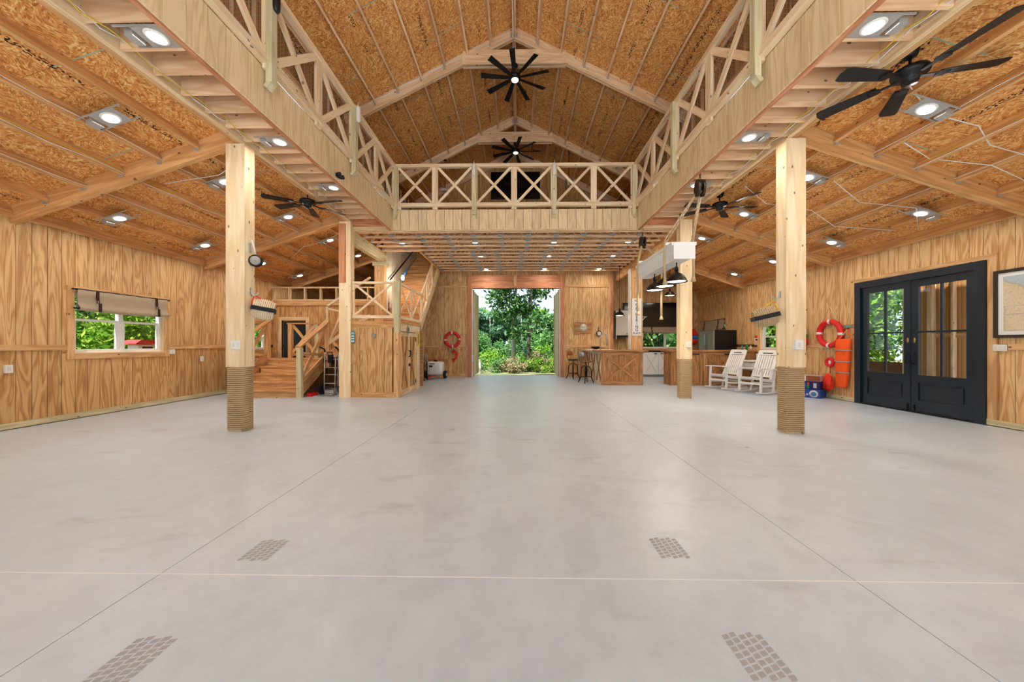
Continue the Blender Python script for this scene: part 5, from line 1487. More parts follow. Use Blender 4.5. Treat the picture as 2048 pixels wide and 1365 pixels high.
def wallplate(x, y, z, face, axis, w_, h, label, mat='white_plastic', n=1, proud=0.008):
    o = thing('switch_plate', (x, y, z), label, 'wall plate')
    if axis == 'x':
        a, b = sorted((x, x + face * proud)); box('plate', (a, y - w_ / 2, z - h / 2), (b, y + w_ / 2, z + h / 2), mat, o)
        for k in range(n):
            yy = y - w_ / 2 + w_ * (k + 0.5) / n; a, b = sorted((x + face * proud, x + face * (proud + 0.005)))
            box('rocker_switch', (a, yy - 0.015, z - 0.03), (b, yy + 0.015, z + 0.03), 'cream', o)
    else:
        a, b = sorted((y, y + face * proud)); box('plate', (x - w_ / 2, a, z - h / 2), (x + w_ / 2, b, z + h / 2), mat, o)
        for k in range(n):
            xx = x - w_ / 2 + w_ * (k + 0.5) / n; a, b = sorted((y + face * proud, y + face * (proud + 0.005)))
            box('rocker_switch', (xx - 0.015, a, z - 0.03), (xx + 0.015, b, z + 0.03), 'cream', o)
wallplate(-3.99, 4.87, 1.255, -1, 'y', 0.14, 0.12, 'white double switch plate on the left rope-wrapped post', n=2)
wallplate(4.015, 4.87, 1.257, -1, 'y', 0.11, 0.13, 'white raised switch box on the right rope-wrapped post', n=1, proud=0.045)
wallplate(4.05, 8.0, 1.26, -1, 'y', 0.09, 0.13, 'white raised switch box on the post beside the rocking chairs', n=1, proud=0.045)
wallplate(XW - 0.022, 5.30, 1.21, -1, 'x', 0.15, 0.10, 'long white plate beside the double doors under the framed chart', n=3)
wallplate(-XW, 4.905, 0.90, 1, 'x', 0.08, 0.12, 'white outlet with a night light low on the left wall', n=1, proud=0.03)
wallplate(-XW, 8.0, 0.92, 1, 'x', 0.08, 0.12, 'white outlet on the left wall behind the first post', n=1)
wallplate(-XW + 0.022, 7.27, 1.105, 1, 'x', 0.09, 0.10, 'small white box at the corner of the left window casing', n=1, proud=0.03)
wallplate(2.02, YB, 1.18, -1, 'y', 0.12, 0.12, 'white switch plate on the back wall beside the bar stools', n=2)
ng = thing('notice_sign', (XW, 10.6, 1.4), 'small red and white notice on the right wall above the sink', 'sign')
box('card', (XW - 0.01, 10.52, 1.25), (XW, 10.69, 1.54), 'white_plastic', ng); box('header', (XW - 0.012, 10.525, 1.46), (XW - 0.01, 10.685, 1.535), 'red_net', ng)
box('pictogram', (XW - 0.012, 10.56, 1.38), (XW - 0.01, 10.65, 1.43), 'print_black', ng)
for k in range(4): box('text_line', (XW - 0.012, 10.54, 1.35 - k * 0.025), (XW - 0.01, 10.67, 1.36 - k * 0.025), 'red_net', ng)
fm = thing('framed_chart', (XW, 4.7, 1.36), 'framed nautical chart in a dark wooden frame beside the double doors', 'picture')
for q in ((4.10, 1.36, 5.36, 1.405), (4.10, 2.335, 5.36, 2.38), (4.10, 1.405, 4.145, 2.335), (5.315, 1.405, 5.36, 2.335)):
    box('frame', (XW - 0.05, q[0], q[1]), (XW - 0.023, q[2], q[3]), 'chart_frame', fm)
box('mat_border', (XW - 0.034, 4.145, 1.405), (XW - 0.026, 5.315, 2.335), 'white_paint', fm)
pm = pyd('chart_sheet', [(-0.53, -0.41, 0), (0.53, -0.41, 0), (0.53, 0.41, 0), (-0.53, 0.41, 0)], [(0, 1, 2, 3)], 'chart_print', fm, Matrix(((0, 0, -1, XW - 0.0355), (-1, 0, 0, 4.73), (0, 1, 0, 1.87), (0, 0, 0, 1))))
for y0, y1, z0, z1 in ((4.22, 4.62, 2.05, 2.25), (4.98, 5.24, 1.47, 1.70), (4.98, 5.24, 1.71, 1.83), (4.22, 4.70, 1.47, 1.62)):
    for q in ((y0, z0, y1, z0 + 0.004), (y0, z1, y1, z1 + 0.004), (y0, z0, y0 + 0.004, z1), (y1, z0, y1 + 0.004, z1)):
        box('inset_line', (XW - 0.037, q[0], q[1]), (XW - 0.0357, q[2], q[3]), 'grey_panel', fm)
def ring_buoy(c, R0, r, axis, label, nail_z, cat='life ring'):
    o = thing('life_ring', c, label, cat)
    def P3(a, rr, off): return (c[0] + off, c[1] + rr * math.cos(a), c[2] + rr * math.sin(a)) if axis == 'x' else (c[0] + rr * math.cos(a), c[1] + off, c[2] + rr * math.sin(a))
    tube('ring', [P3(k * PI / 20, R0, 0) for k in range(40)], r, 'red_float', o, 14, True)
    for k in range(4):
        a = k * PI / 2 + 0.05
        tube('band', [P3(a - 0.10, R0, 0), P3(a, R0, 0), P3(a + 0.10, R0, 0)], r * 1.04, 'white_plastic', o, 14)
    top = (c[0], c[1], nail_z)
    pts = [P3(0.9, R0 + r * 0.8, 0), top, P3(PI - 0.9, R0 + r * 0.8, 0)]
    tube('hanging_line', pts, 0.008, 'rope_pale', o, 6)
    tube('grab_line', [P3(0.9, R0 + r, 0), P3(0.3, R0 + r * 0.5, -0.04 if axis == 'y' else -0.05), P3(-0.4, R0 + r, 0), P3(-1.0, R0 + r * 1.25, 0), P3(-PI / 2, R0 + r * 1.9, 0), P3(PI + 1.0, R0 + r * 1.25, 0)], 0.008, 'rope_pale', o, 6)
    return o
ring_buoy((XW - 0.06, 8.09, 1.515), 0.28, 0.058, 'x', 'red life ring with white bands hung on the right wall', 2.15)
ring_buoy((-2.42, YB - 0.08, 1.445), 0.265, 0.058, 'y', 'red life ring with white bands hung on the back wall', 2.0)
def ring_line(c, R0, axis):
    return [(c[0], c[1] + R0 * math.cos(k * PI / 10), c[2] + R0 * math.sin(k * PI / 10)) if axis == 'x' else (c[0] + R0 * math.cos(k * PI / 10), c[1], c[2] + R0 * math.sin(k * PI / 10)) for k in range(20)]
sr = thing('throw_ring', (XW - 0.05, 8.1, 0.85), 'small red throw ring with a white centre below the life ring, right wall', 'throw ring')
tube('ring', ring_line((XW - 0.05, 8.1, 0.845), 0.085, 'x'), 0.035, 'red_float', sr, 10, True)
lathe('hub', [(0, 0), (0.055, 0), (0.055, 0.02), (0, 0.025)], 'white_plastic', sr, at(XW - 0.03, 8.1, 0.845) @ Matrix.Rotation(-PI / 2, 4, 'Y'), 14)
tube('line', [(XW - 0.03, 7.95, 1.17), (XW - 0.04, 8.1, 0.94), (XW - 0.03, 8.25, 1.17)], 0.008, 'rope_pale', sr, 6); tube('line', [(XW - 0.04, 8.1, 0.76), (XW - 0.04, 8.1, 0.58)], 0.008, 'red_net', sr, 6)
rn = thing('net_bag', (XW - 0.1, 8.1, 0.2), 'bulging red mesh bag hanging low on the right wall', 'mesh bag')
bm_ = lathe('bag', [(0, 0.38), (0.03, 0.36), (0.09, 0.28), (0.125, 0.15), (0.11, 0.04), (0.05, -0.02), (0, -0.03)], 'red_net', rn, at(XW - 0.11, 8.08, 0.21) @ Matrix.Scale(0.75, 4, (1, 0, 0)), 14)
for k in range(7): tube('cord', [(XW - 0.11 + 0.75 * r_ * math.cos(k * 0.9 + z_ * 3), 8.08 + r_ * math.sin(k * 0.9 + z_ * 3), 0.21 + z_) for r_, z_ in ((0.032, 0.37), (0.094, 0.28), (0.13, 0.15), (0.115, 0.04), (0.055, -0.02))], 0.006, 'orange_cloth', rn, 5)
og = thing('throw_bag', (XW - 0.06, 7.75, 0.3), 'long orange safety bag with three grey reflective bands by the double doors', 'bag')
vs_, fs = [], []
lv = [(0.30, 0.115, 0.045), (0.33, 0.125, 0.06), (0.6, 0.14, 0.07), (0.9, 0.155, 0.075), (1.2, 0.168, 0.07), (1.36, 0.172, 0.05), (1.385, 0.17, 0.03)]
for z, hw, hd in lv:
    for k in range(12):
        a = 2 * PI * k / 12
        vs_.append((XW - 0.085 + hd * math.cos(a), 7.725 + (1.385 - z) * 0.04 + hw * math.copysign(abs(math.sin(a)) ** 0.6, math.sin(a)), z))
for i in range(len(lv) - 1):
    for k in range(12): fs.append((i * 12 + k, i * 12 + (k + 1) % 12, (i + 1) * 12 + (k + 1) % 12, (i + 1) * 12 + k))
fs += [tuple(range(11, -1, -1)), tuple((len(lv) - 1) * 12 + k for k in range(12))]
pyd('bag', vs_, fs, 'orange_cloth', og, None, True)
for z, hw in ((0.63, 0.142), (0.88, 0.155), (1.13, 0.166)):
    tube('band', [(XW - 0.085 + 0.076 * math.cos(a), 7.725 + (1.385 - z) * 0.04 + (hw + 0.002) * math.copysign(abs(math.sin(a)) ** 0.6, math.sin(a)), z + 0.0) for a in [2 * PI * k / 16 for k in range(16)]], 0.016, 'reflective', og, 6, True)
tube('strap', [(XW - 0.09, 7.88, 1.38), (XW - 0.06, 7.66, 1.60), (XW - 0.09, 7.58, 1.38)], 0.01, 'orange_cloth', og, 6); tube('strap', [(XW - 0.11, 7.80, 1.38), (XW - 0.06, 7.66, 1.59), (XW - 0.1, 7.66, 1.38)], 0.008, 'rope_pale', og, 6)
fh = thing('fish_plaque', (XW, 7.65, 1.65), 'small carved fish coat rack above the orange bag', 'coat rack')
box('board', (XW - 0.025, 7.53, 1.61), (XW - 0.0, 7.80, 1.70), 'bar_wood', fh)
prism('fish', [(7.56, 1.655), (7.60, 1.675), (7.68, 1.685), (7.74, 1.665), (7.79, 1.69), (7.78, 1.65), (7.79, 1.62), (7.74, 1.645), (7.68, 1.63), (7.60, 1.638)], XW - 0.035, XW - 0.026, 'x', 'teal_paint', fh)
tube('peg', [(XW - 0.025, 7.66, 1.625), (XW - 0.07, 7.66, 1.61)], 0.008, 'black_metal', fh, 6)
by_ = thing('lobster_buoy', (XW - 0.13, 8.78, 1.25), 'white, green and red banded float hanging behind the right rope-wrapped post', 'buoy')
Mb = at(XW - 0.14, 8.78, 1.24)
lathe('red_base', [(0, 0), (0.10, 0.0), (0.122, 0.03), (0.118, 0.18), (0, 0.18)], 'red_float', by_, Mb, 20); lathe('green_band', [(0, 0.18), (0.118, 0.18), (0.112, 0.28), (0, 0.28)], 'green_paint', by_, Mb, 20)
lathe('white_nose', [(0, 0.28), (0.112, 0.28), (0.095, 0.40), (0.06, 0.51), (0.02, 0.58), (0, 0.58)], 'white_plastic', by_, Mb, 20); tube('stick', [(XW - 0.14, 8.78, 1.8), (XW - 0.14, 8.78, 2.12)], 0.018, 'bar_wood', by_, 8)
tube('hook', [(XW - 0.14, 8.78, 2.10), (XW - 0.05, 8.78, 2.14), (XW - 0.002, 8.78, 2.14)], 0.012, 'black_metal', by_, 6)
# stack of drink cartons
def carton(x, y, z, lx, ly, lz, rz, mats, label, deco):
    M = at(x, y, z) @ Matrix.Rotation(rz, 4, 'Z')
    o = tag(mk('drink_carton', None, None, M), label, 'carton', 'drink cartons')
    boxes('wrap', [(-lx / 2, -ly / 2, 0, lx / 2, ly / 2, lz)], mats[0], o, M)
    if deco == 'circle':
        lathe('badge', [(0, 0), (lz * 0.42, 0), (lz * 0.42, 0.003), (0, 0.003)], 'cream', o, M @ at(lx * 0.27, -ly / 2, lz / 2) @ Matrix.Rotation(PI / 2, 4, 'X'), 22)
        lathe('badge_core', [(0, 0), (lz * 0.26, 0), (lz * 0.26, 0.002), (0, 0.002)], 'carton_sky', o, M @ at(lx * 0.27, -ly / 2 - 0.003, lz / 2) @ Matrix.Rotation(PI / 2, 4, 'X'), 18)
        for k in range(5): boxes('splash', [(-lx * 0.42 + k * 0.055, -ly / 2 - 0.002, 0.03 + 0.03 * (k % 3), -lx * 0.42 + k * 0.055 + 0.04, -ly / 2, 0.07 + 0.03 * (k % 3))], 'carton_pale', o, M)
    elif deco == 'band':
        boxes('label_panel', [(-lx * 0.45, -ly / 2 - 0.002, lz * 0.2, lx * 0.02, -ly / 2, lz * 0.8)], 'carton_blue', o, M); boxes('label_patch', [(lx * 0.04, -ly / 2 - 0.003, lz * 0.1, lx * 0.12, -ly / 2, lz * 0.55)], 'green_paint', o, M)
        boxes('label_patch', [(lx * 0.05, -ly / 2 - 0.003, lz * 0.58, lx * 0.12, -ly / 2, lz * 0.85)], 'red_float', o, M); boxes('label_patch', [(lx * 0.28, -ly / 2 - 0.003, lz * 0.2, lx * 0.40, -ly / 2, lz * 0.8)], 'carton_pale', o, M)
    else:
        boxes('label_panel', [(-lx * 0.02, -ly / 2 - 0.003, 0.0, lx * 0.5, -ly / 2, lz)], 'carton_brown', o, M); boxes('label_patch', [(-lx * 0.16, -ly / 2 - 0.003, 0.01, -lx * 0.03, -ly / 2, lz * 0.95)], 'white_plastic', o, M)
carton(7.10, 8.33, 0.0, 0.52, 0.36, 0.20, R(-58), ('carton_blue',), 'blue drink carton with a round white badge, bottom of the stack', 'circle')
carton(7.10, 8.33, 0.20, 0.50, 0.34, 0.19, R(-60), ('carton_navy',), 'navy drink carton in the middle of the stack', 'band')
carton(7.11, 8.34, 0.39, 0.50, 0.34, 0.13, R(-57), ('carton_pale',), 'pale and brown drink tray on top of the stack', 'tray')
# round fender behind the bar
rb = thing('mooring_buoy', (6.9, 13.5, 1.2), 'red and blue banded round float in the kitchen corner', 'buoy')
Mb = at(6.86, 13.45, 1.22)
lathe('lower', [(0, 0), (0.14, 0.03), (0.23, 0.12), (0.26, 0.24), (0, 0.24)], 'red_float', rb, Mb, 20); lathe('band', [(0, 0.24), (0.262, 0.24), (0.262, 0.38), (0, 0.38)], 'blue_plastic', rb, Mb, 20)
lathe('upper', [(0, 0.38), (0.255, 0.38), (0.22, 0.52), (0.12, 0.64), (0, 0.68)], 'red_float', rb, Mb, 20); tube('line', [(6.86, 13.45, 1.9), (6.9, 13.8, 2.35), (6.9, 13.94, 2.4)], 0.014, 'rope_pale', rb, 6)

# ================================================================== GEAR ON THE POSTS
def coil(c, ax, L, R0, mat, label, strapmat='print_black', tilt=0.0, elong=1.35, thread='red_float', hook=None):
    """a hung bundle of rope: nested oval turns side by side, bound by a webbing strap"""
    M = at(*c) @ Matrix.Rotation(ax, 4, 'Z') @ Matrix.Rotation(tilt, 4, 'Y')
    o = tag(mk('rope_coil', None, None, M), label, 'rope coil')
    n = 11
    for i in range(n):
        x = -L / 2 + L * (i + 0.5) / n
        k = 1 - 0.22 * (abs(i - n / 2 + 0.5) / (n / 2)) ** 2
        vs_, fs = tubedata([(x, R0 * k * math.cos(2 * PI * j / 28), R0 * elong * k * math.sin(2 * PI * j / 28)) for j in range(28)], L / n * 0.56, 7, True)
        pyd('turn', vs_, fs, mat, o, M, True)
        if i in (0, n - 1):
            for q in (0.68, 0.38):
                vs_, fs = tubedata([(x, R0 * k * q * math.cos(2 * PI * j / 20), R0 * elong * k * q * math.sin(2 * PI * j / 20)) for j in range(20)], L / n * 0.58, 7, True)
                pyd('turn', vs_, fs, mat, o, M, True)
    rr = R0 + L / n * 0.62
    vs_, fs = [], []
    ring = [(-L / 2 - 0.02, -0.02), (L / 2 + 0.02, -0.02)]
    for q, (y_) in enumerate((rr, -rr)):
        boxes('strap', [(-L / 2 - 0.012, min(y_, y_ * 1.02), -0.03, L / 2 + 0.012, max(y_, y_ * 1.02), 0.03)], strapmat, o, M)
    for x_ in (-L / 2 - 0.016, L / 2 + 0.010):
        boxes('strap', [(x_, -rr * 1.02, -0.03, x_ + 0.006, rr * 1.02, 0.03)], strapmat, o, M)
    vs_, fs = tubedata([(-L / 2 - 0.02, 0.02, R0 * elong * 1.15), (-L / 2 - 0.03, 0.0, R0 * 0.8), (-L / 2 - 0.02, -0.01, R0 * 0.3)], 0.009, 6)
    pyd('whipping', vs_, fs, thread, o, M, True)
    top = M @ V((0, 0, R0 * elong))
    tube('hanging_loop', [(top.x - 0.02, top.y, top.z - 0.02), hook, (top.x + 0.02, top.y, top.z - 0.02)], 0.008, thread, o, 6)
    return o
coil((-3.665, 4.98, 1.775), R(32), 0.26, 0.105, 'rope_pale', 'pale coiled rope bundle with black strap on the left post', elong=1.35, tilt=R(10), hook=(-3.79, 4.98, 1.978))
coil((3.655, 4.99, 1.66), R(158), 0.28, 0.10, 'rope_tan', 'tan coiled rope bundle with black and yellow strap on the right post', tilt=R(14), thread='yellow_plastic', elong=1.3, hook=(3.79, 4.98, 1.908))
def jhook(x, y, z, s, label):
    o = thing('post_hook', (x, y, z), label, 'hook')
    box('plate', (min(x, x + s * 0.006), y - 0.015, z - 0.03), (max(x, x + s * 0.006), y + 0.015, z + 0.07), 'galvanized', o)
    tube('arm', [(x + s * 0.006, y, z + 0.05), (x + s * 0.02, y, z - 0.02), (x + s * 0.06, y, z - 0.055), (x + s * 0.10, y, z - 0.03), (x + s * 0.115, y, z - 0.005)], 0.011, 'galvanized', o, 8)
jhook(-3.865, 4.98, 2.03, 1, 'bent grey hook holding the rope on the left post')
jhook(3.865, 4.98, 1.96, -1, 'bent grey hook holding the rope on the right post')
pu = thing('wooden_sheave', (-3.8, 5.02, 2.5), 'old round wooden pulley sheave hanging on the left post', 'pulley')
Mp = at(-3.80, 5.0, 2.50) @ Matrix.Rotation(R(25), 4, 'Z') @ Matrix.Rotation(PI / 2, 4, 'X')
lathe('wheel', [(0, -0.035), (0.075, -0.035), (0.088, -0.025), (0.07, 0.0), (0.088, 0.025), (0.075, 0.035), (0, 0.035)], 'dark_bronze', pu, Mp, 24)
lathe('face', [(0, 0.0), (0.066, 0.0), (0.066, 0.004), (0, 0.004)], 'grey_panel', pu, Mp @ at(0, 0, 0.035), 24); lathe('axle', [(0, 0), (0.012, 0), (0.012, 0.09), (0, 0.09)], 'steel', pu, Mp @ at(0, 0, -0.04), 10)
tube('rope', [(-3.80, 5.0, 2.59), (-3.81, 4.98, 2.70), (-3.84, 4.97, 2.80)], 0.01, 'cable_white', pu, 6); box('bracket', (-3.865, 4.945, 2.62), (-3.855, 4.985, 2.76), 'galvanized', pu)
sp = thing('camera_spot', (-2.9, 6.6, 4.2), 'small black twin spotlight on the left gallery fascia', 'spotlight')
Ms = at(-2.90, 5.62, 4.06)
boxes('base', [(-0.02, -0.03, -0.02, 0.0, 0.03, 0.04)], 'black_metal', sp, Ms)
for dy in (-0.05, 0.05): lathe('head', [(0, 0), (0.028, 0), (0.035, 0.07), (0, 0.07)], 'black_metal', sp, Ms @ at(0.0, dy, 0.0) @ Matrix.Rotation(PI / 2, 4, 'Y'), 12)

# ================================================================== LEFT REAR: HAND TRUCK, GRILL, SPRAYER
ht = thing('hand_truck', (-4.62, 8.45, 0), 'aluminium convertible hand truck with black wheels under the stair', 'hand truck')
for x in (-4.80, -4.45):
    tube('main_rail', [(x, 8.52, 0.12), (x, 8.56, 0.75), (x, 8.58, 1.08)], 0.016, 'aluminium', ht, 8); tube('inner_rail', [(x + (0.04 if x < -4.6 else -0.04), 8.47, 0.08), (x + (0.04 if x < -4.6 else -0.04), 8.50, 0.92)], 0.013, 'aluminium', ht, 8)
    tube('grip', [(x, 8.58, 1.08), (x, 8.55, 1.14), (x - (0.07 if x < -4.6 else 0.02), 8.45, 1.20)], 0.018, 'rubber', ht, 8)
    Mw = at(x + (-0.10 if x < -4.6 else 0.08), 8.58, 0.13) @ Matrix.Rotation(PI / 2, 4, 'Y')
    wh = lathe('wheel', [(0.05, -0.035), (0.11, -0.04), (0.13, -0.02), (0.13, 0.02), (0.11, 0.04), (0.05, 0.035)], 'rubber', ht, Mw, 24); lathe('rim', [(0, -0.03), (0.055, -0.03), (0.055, 0.03), (0, 0.03)], 'steel', wh, Mw, 16)
    Mc = at(x + (-0.03 if x < -4.6 else 0.03), 8.62, 0.86) @ Matrix.Rotation(PI / 2, 4, 'Y')
    lathe('caster', [(0, -0.02), (0.05, -0.02), (0.055, 0), (0.05, 0.02), (0, 0.02)], 'rubber', ht, Mc, 16)
for z in (0.28, 0.50, 0.68, 0.88, 0.96): bar('cross_bar', (-4.79, 8.52 + z * 0.03, z), (-4.46, 8.52 + z * 0.03, z), 0.03, 0.022, 'aluminium', ht)
box('toe_plate', (-4.80, 8.22, 0.012), (-4.45, 8.50, 0.024), 'aluminium', ht); box('kick_bar', (-4.74, 8.45, 0.03), (-4.51, 8.48, 0.12), 'aluminium', ht)
tube('axle', [(-4.94, 8.58, 0.13), (-4.33, 8.58, 0.13)], 0.01, 'steel', ht, 8); box('motor_pod', (-4.68, 8.48, 0.80), (-4.57, 8.56, 1.0), 'black_metal', ht)
tube('loop_grip', [(-4.68, 8.5, 1.0), (-4.68, 8.48, 1.07), (-4.57, 8.48, 1.07), (-4.57, 8.5, 1.0)], 0.012, 'rubber', ht, 6)
rd = thing('red_crate', (-4.96, 8.3, 0), 'low red crate tucked beside the foot of the stair', 'crate')
boxes('floor_panel', [(-5.0, 8.16, 0.0, -4.90, 8.44, 0.012)], 'red_float', rd)
for q in ((-5.0, 8.16, 0.012, -4.985, 8.44, 0.085), (-4.915, 8.16, 0.012, -4.90, 8.44, 0.07), (-4.985, 8.16, 0.012, -4.915, 8.175, 0.07), (-4.985, 8.425, 0.012, -4.915, 8.44, 0.075)): boxes('side', [q], 'red_float', rd)
gr = thing('gas_grill', (-3.3, 11.6, 0), 'small steel gas grill on black legs behind the closet', 'grill')
boxes('firebox', [(-3.75, 11.62, 0.66, -3.10, 12.1, 0.80)], 'steel', gr); prism('lid', [(11.64, 0.80), (12.1, 0.80), (12.08, 0.90), (11.95, 0.96), (11.75, 0.94), (11.65, 0.88)], -3.74, -3.11, 'x', 'aluminium', gr)
for x in (-3.66, -3.52, -3.38, -3.22): lathe('knob', [(0, 0), (0.024, 0), (0.02, 0.03), (0, 0.03)], 'white_plastic', gr, at(x, 11.62, 0.72) @ Matrix.Rotation(PI / 2, 4, 'X'), 12)
for x in (-3.72, -3.13):
    for y in (11.66, 12.06): tube('leg', [(x, y, 0.66), (x, y, 0.06)], 0.017, 'black_metal', gr, 8); lathe('caster', [(0, -0.015), (0.04, -0.015), (0.04, 0.015), (0, 0.015)], 'rubber', gr, at(x, y, 0.04) @ Matrix.Rotation(PI / 2, 4, 'Y'), 12)
tube('shelf_rail', [(-3.72, 11.66, 0.3), (-3.13, 11.66, 0.3)], 0.012, 'steel', gr, 6); boxes('grease_tray', [(-3.6, 11.7, 0.50, -3.2, 12.0, 0.60)], 'black_metal', gr); tube('lid_handle', [(-3.66, 11.6, 0.86), (-3.2, 11.6, 0.86)], 0.012, 'steel', gr, 6)
sy_ = thing('tow_sprayer', (-3.0, 12.6, 0), 'white tank sprayer cart with dark wheels by the back wall', 'sprayer')
roundbox('tank', (-3.24, 12.3, 0.14), (-2.66, 12.85, 0.64), 'white_plastic', sy_, 0.10); lathe('cap', [(0, 0), (0.07, 0), (0.07, 0.05), (0, 0.05)], 'black_metal', sy_, at(-2.95, 12.55, 0.64), 16)
for x in (-2.60, -3.30):
    Mw = at(x, 12.62, 0.15) @ Matrix.Rotation(PI / 2, 4, 'Y')
    wh = lathe('wheel', [(0.06, -0.05), (0.13, -0.05), (0.15, -0.025), (0.15, 0.025), (0.13, 0.05), (0.06, 0.05)], 'rubber', sy_, Mw, 24); lathe('hub', [(0, -0.052), (0.07, -0.052), (0.07, 0.052), (0, 0.052)], 'white_plastic', wh, Mw, 16)
tube('axle', [(-3.33, 12.62, 0.15), (-2.57, 12.62, 0.15)], 0.012, 'steel', sy_, 6); tube('drawbar', [(-2.95, 12.4, 0.13), (-3.05, 12.0, 0.10), (-3.08, 11.95, 0.02)], 0.02, 'red_float', sy_, 8)
tube('spray_wand', [(-3.2, 12.5, 0.69), (-2.5, 12.55, 0.70)], 0.012, 'red_float', sy_, 8); tube('hose', [(-3.2, 12.35, 0.60), (-3.3, 12.25, 0.4), (-3.2, 12.22, 0.2), (-3.05, 12.28, 0.12)], 0.012, 'black_metal', sy_, 8)
boxes('vent_label', [(-3.10, 12.292, 0.55, -2.92, 12.298, 0.575), (-3.12, 12.292, 0.44, -3.0, 12.298, 0.50)], 'print_black', sy_)
hl = thing('heaving_line', (-2.37, 13.1, 0.8), 'curled red rescue line hanging under the life ring, back wall', 'rescue line')
tube('line', [(-2.45, YB - 0.05, 0.98), (-2.36, YB - 0.05, 1.01), (-2.28, YB - 0.05, 0.94), (-2.27, YB - 0.05, 0.82), (-2.30, YB - 0.05, 0.72), (-2.38, YB - 0.05, 0.67)], [0.03, 0.045, 0.045, 0.05, 0.04, 0.03], 'red_float', hl, 8)
tube('ring', [(-2.38 + 0.05 * math.cos(k * PI / 8), YB - 0.05, 0.66 + 0.05 * math.sin(k * PI / 8)) for k in range(16)], 0.018, 'red_float', hl, 8, True); tube('clip', [(-2.45, YB - 0.05, 0.98), (-2.43, YB - 0.03, 1.08)], 0.008, 'steel', hl, 6)
for y in (0,):
    for x, s in ((DX0 + 0.02, 1),):
        o = thing('door_latch', (x, YB, 0.7), 'white latch box on the left jamb of the big doorway', 'latch')
        boxes('body', [(x - 0.03, YB - 0.05, 0.60, x + 0.04, YB + 0.0, 0.86)], 'white_plastic', o); tube('lever', [(x + 0.02, YB - 0.05, 0.72), (x + 0.07, YB - 0.07, 0.70)], 0.01, 'steel', o, 6)

# ================================================================== OUTSIDE
gd = struct('ground', 'rough grassy ground outside the building', 'ground')
vs_, fs = [], []
n = 48
for i in range(n + 1):
    for j in range(n + 1):
        x, y = -90 + 180 * i / n, -60 + 180 * j / n
        far = max(0, y - 20) * 0.03 + max(0, abs(x) - 16) * 0.02
        vs_.append((x, y, -0.22 - min(far, 2.2) + 0.10 * math.sin(x * 1.3) * math.sin(y * 0.9) * (1 if (abs(x) > 14 or y > 17 or y < -6) else 0)))
for i in range(n):
    for j in range(n): fs.append((i * (n + 1) + j, (i + 1) * (n + 1) + j, (i + 1) * (n + 1) + j + 1, i * (n + 1) + j + 1))
pyd('turf', vs_, fs, 'ground', gd, None, True)
boxes('bounce_apron', [(-11, -26, -0.22, 11, Y0 - 0.13, -0.03)], 'concrete', gd)  # unseen pale apron added to bounce sunlight up onto the ceilings
TG = 'forest trees behind the building'
def tree(x, y, h, cr, leaf, label, seed, share, z0=-0.5, r=0.14, bare=0.35, group=None, nleaf=2600, size=0.16, lean=0.0, bk='bark'):
    o = thing('tree', (x, y, z0), label, 'tree', group)
    rg = random.Random(seed)
    tr = [(x + lean * f + 0.12 * math.sin(f * 5 + seed), y, z0 + h * f) for f in (0, 0.15, 0.3, 0.5, 0.7, 0.9)]
    tube('trunk', tr, [r, r * 0.85, r * 0.75, r * 0.6, r * 0.42, r * 0.2], bk, o, 8)
    blobs = []
    for k in range(11):
        f = bare + (0.95 - bare) * rg.random(); a = rg.uniform(0, 6.28); rr = cr * rg.uniform(0.25, 0.95) * (1.15 - 0.5 * f)
        c = (lean * f + rr * math.cos(a), rr * math.sin(a), h * f)
        blobs.append((*c, cr * 0.34, cr * 0.34, h * 0.055 + 0.15))
        if k < 7 and not (share and k > 2): tube('branch', [(x + lean * f * 0.9, y, z0 + h * f * 0.93), (x + c[0] * 0.6, y + c[1] * 0.6, z0 + h * f * 0.98), (x + c[0], y + c[1], z0 + h * f)], [r * 0.3, r * 0.2, r * 0.08], 'bark', o, 5)
    tag(blob_leaves('foliage', blobs, nleaf, size, leaf, o, at(x, y, z0), seed, share), kind='stuff')
tree(-0.15, 21.5, 9.0, 2.2, 'leaf_mid', 'pale-barked tree standing near the middle of the back doorway', 3, None, z0=-0.4, r=0.17, bare=0.42, nleaf=2600, size=0.13, lean=0.3, bk='bark_pale')
tree(0.85, 20.6, 9.5, 2.3, 'leaf_mid', 'grey-barked tree just right of the middle of the back doorway', 11, None, z0=-0.4, r=0.14, bare=0.25, nleaf=3000, size=0.13, lean=-0.1)
tree(-5.0, 22.0, 8.5, 2.2, 'leaf_bright', 'leafy tree whose branch reaches in at the left of the doorway', 5, None, z0=-0.5, r=0.15, bare=0.45, nleaf=4200, size=0.14)
tree(2.9, 23.5, 11.0, 1.5, 'leaf_haze', 'slim pale dead-looking trunk at the right of the doorway', 8, None, z0=-0.5, r=0.10, bare=0.75, nleaf=800, size=0.14, lean=-0.35, bk='bark_pale')
rg = random.Random(21)
for k in range(46):
    x = -30 + 66 * rg.random(); y = 34 + 26 * rg.random()
    if -8 < x < 8 and y < 40: y += 8
    sh = 'far%d' % (k % 5)
    tree(x, y, 8.2, 2.6, ('leaf_mid', 'leaf_haze', 'leaf_mid', 'leaf_bright', 'leaf_haze')[k % 5], ('green', 'blue-green', 'green', 'light green', 'blue-green')[k % 5] + ' woodland tree in the far treeline', 100 + k % 5, sh, z0=-2.2 + rg.uniform(-1.0, 0.4) , r=0.16, bare=0.12, group=TG, nleaf=3000, size=0.26)
rg = random.Random(31)
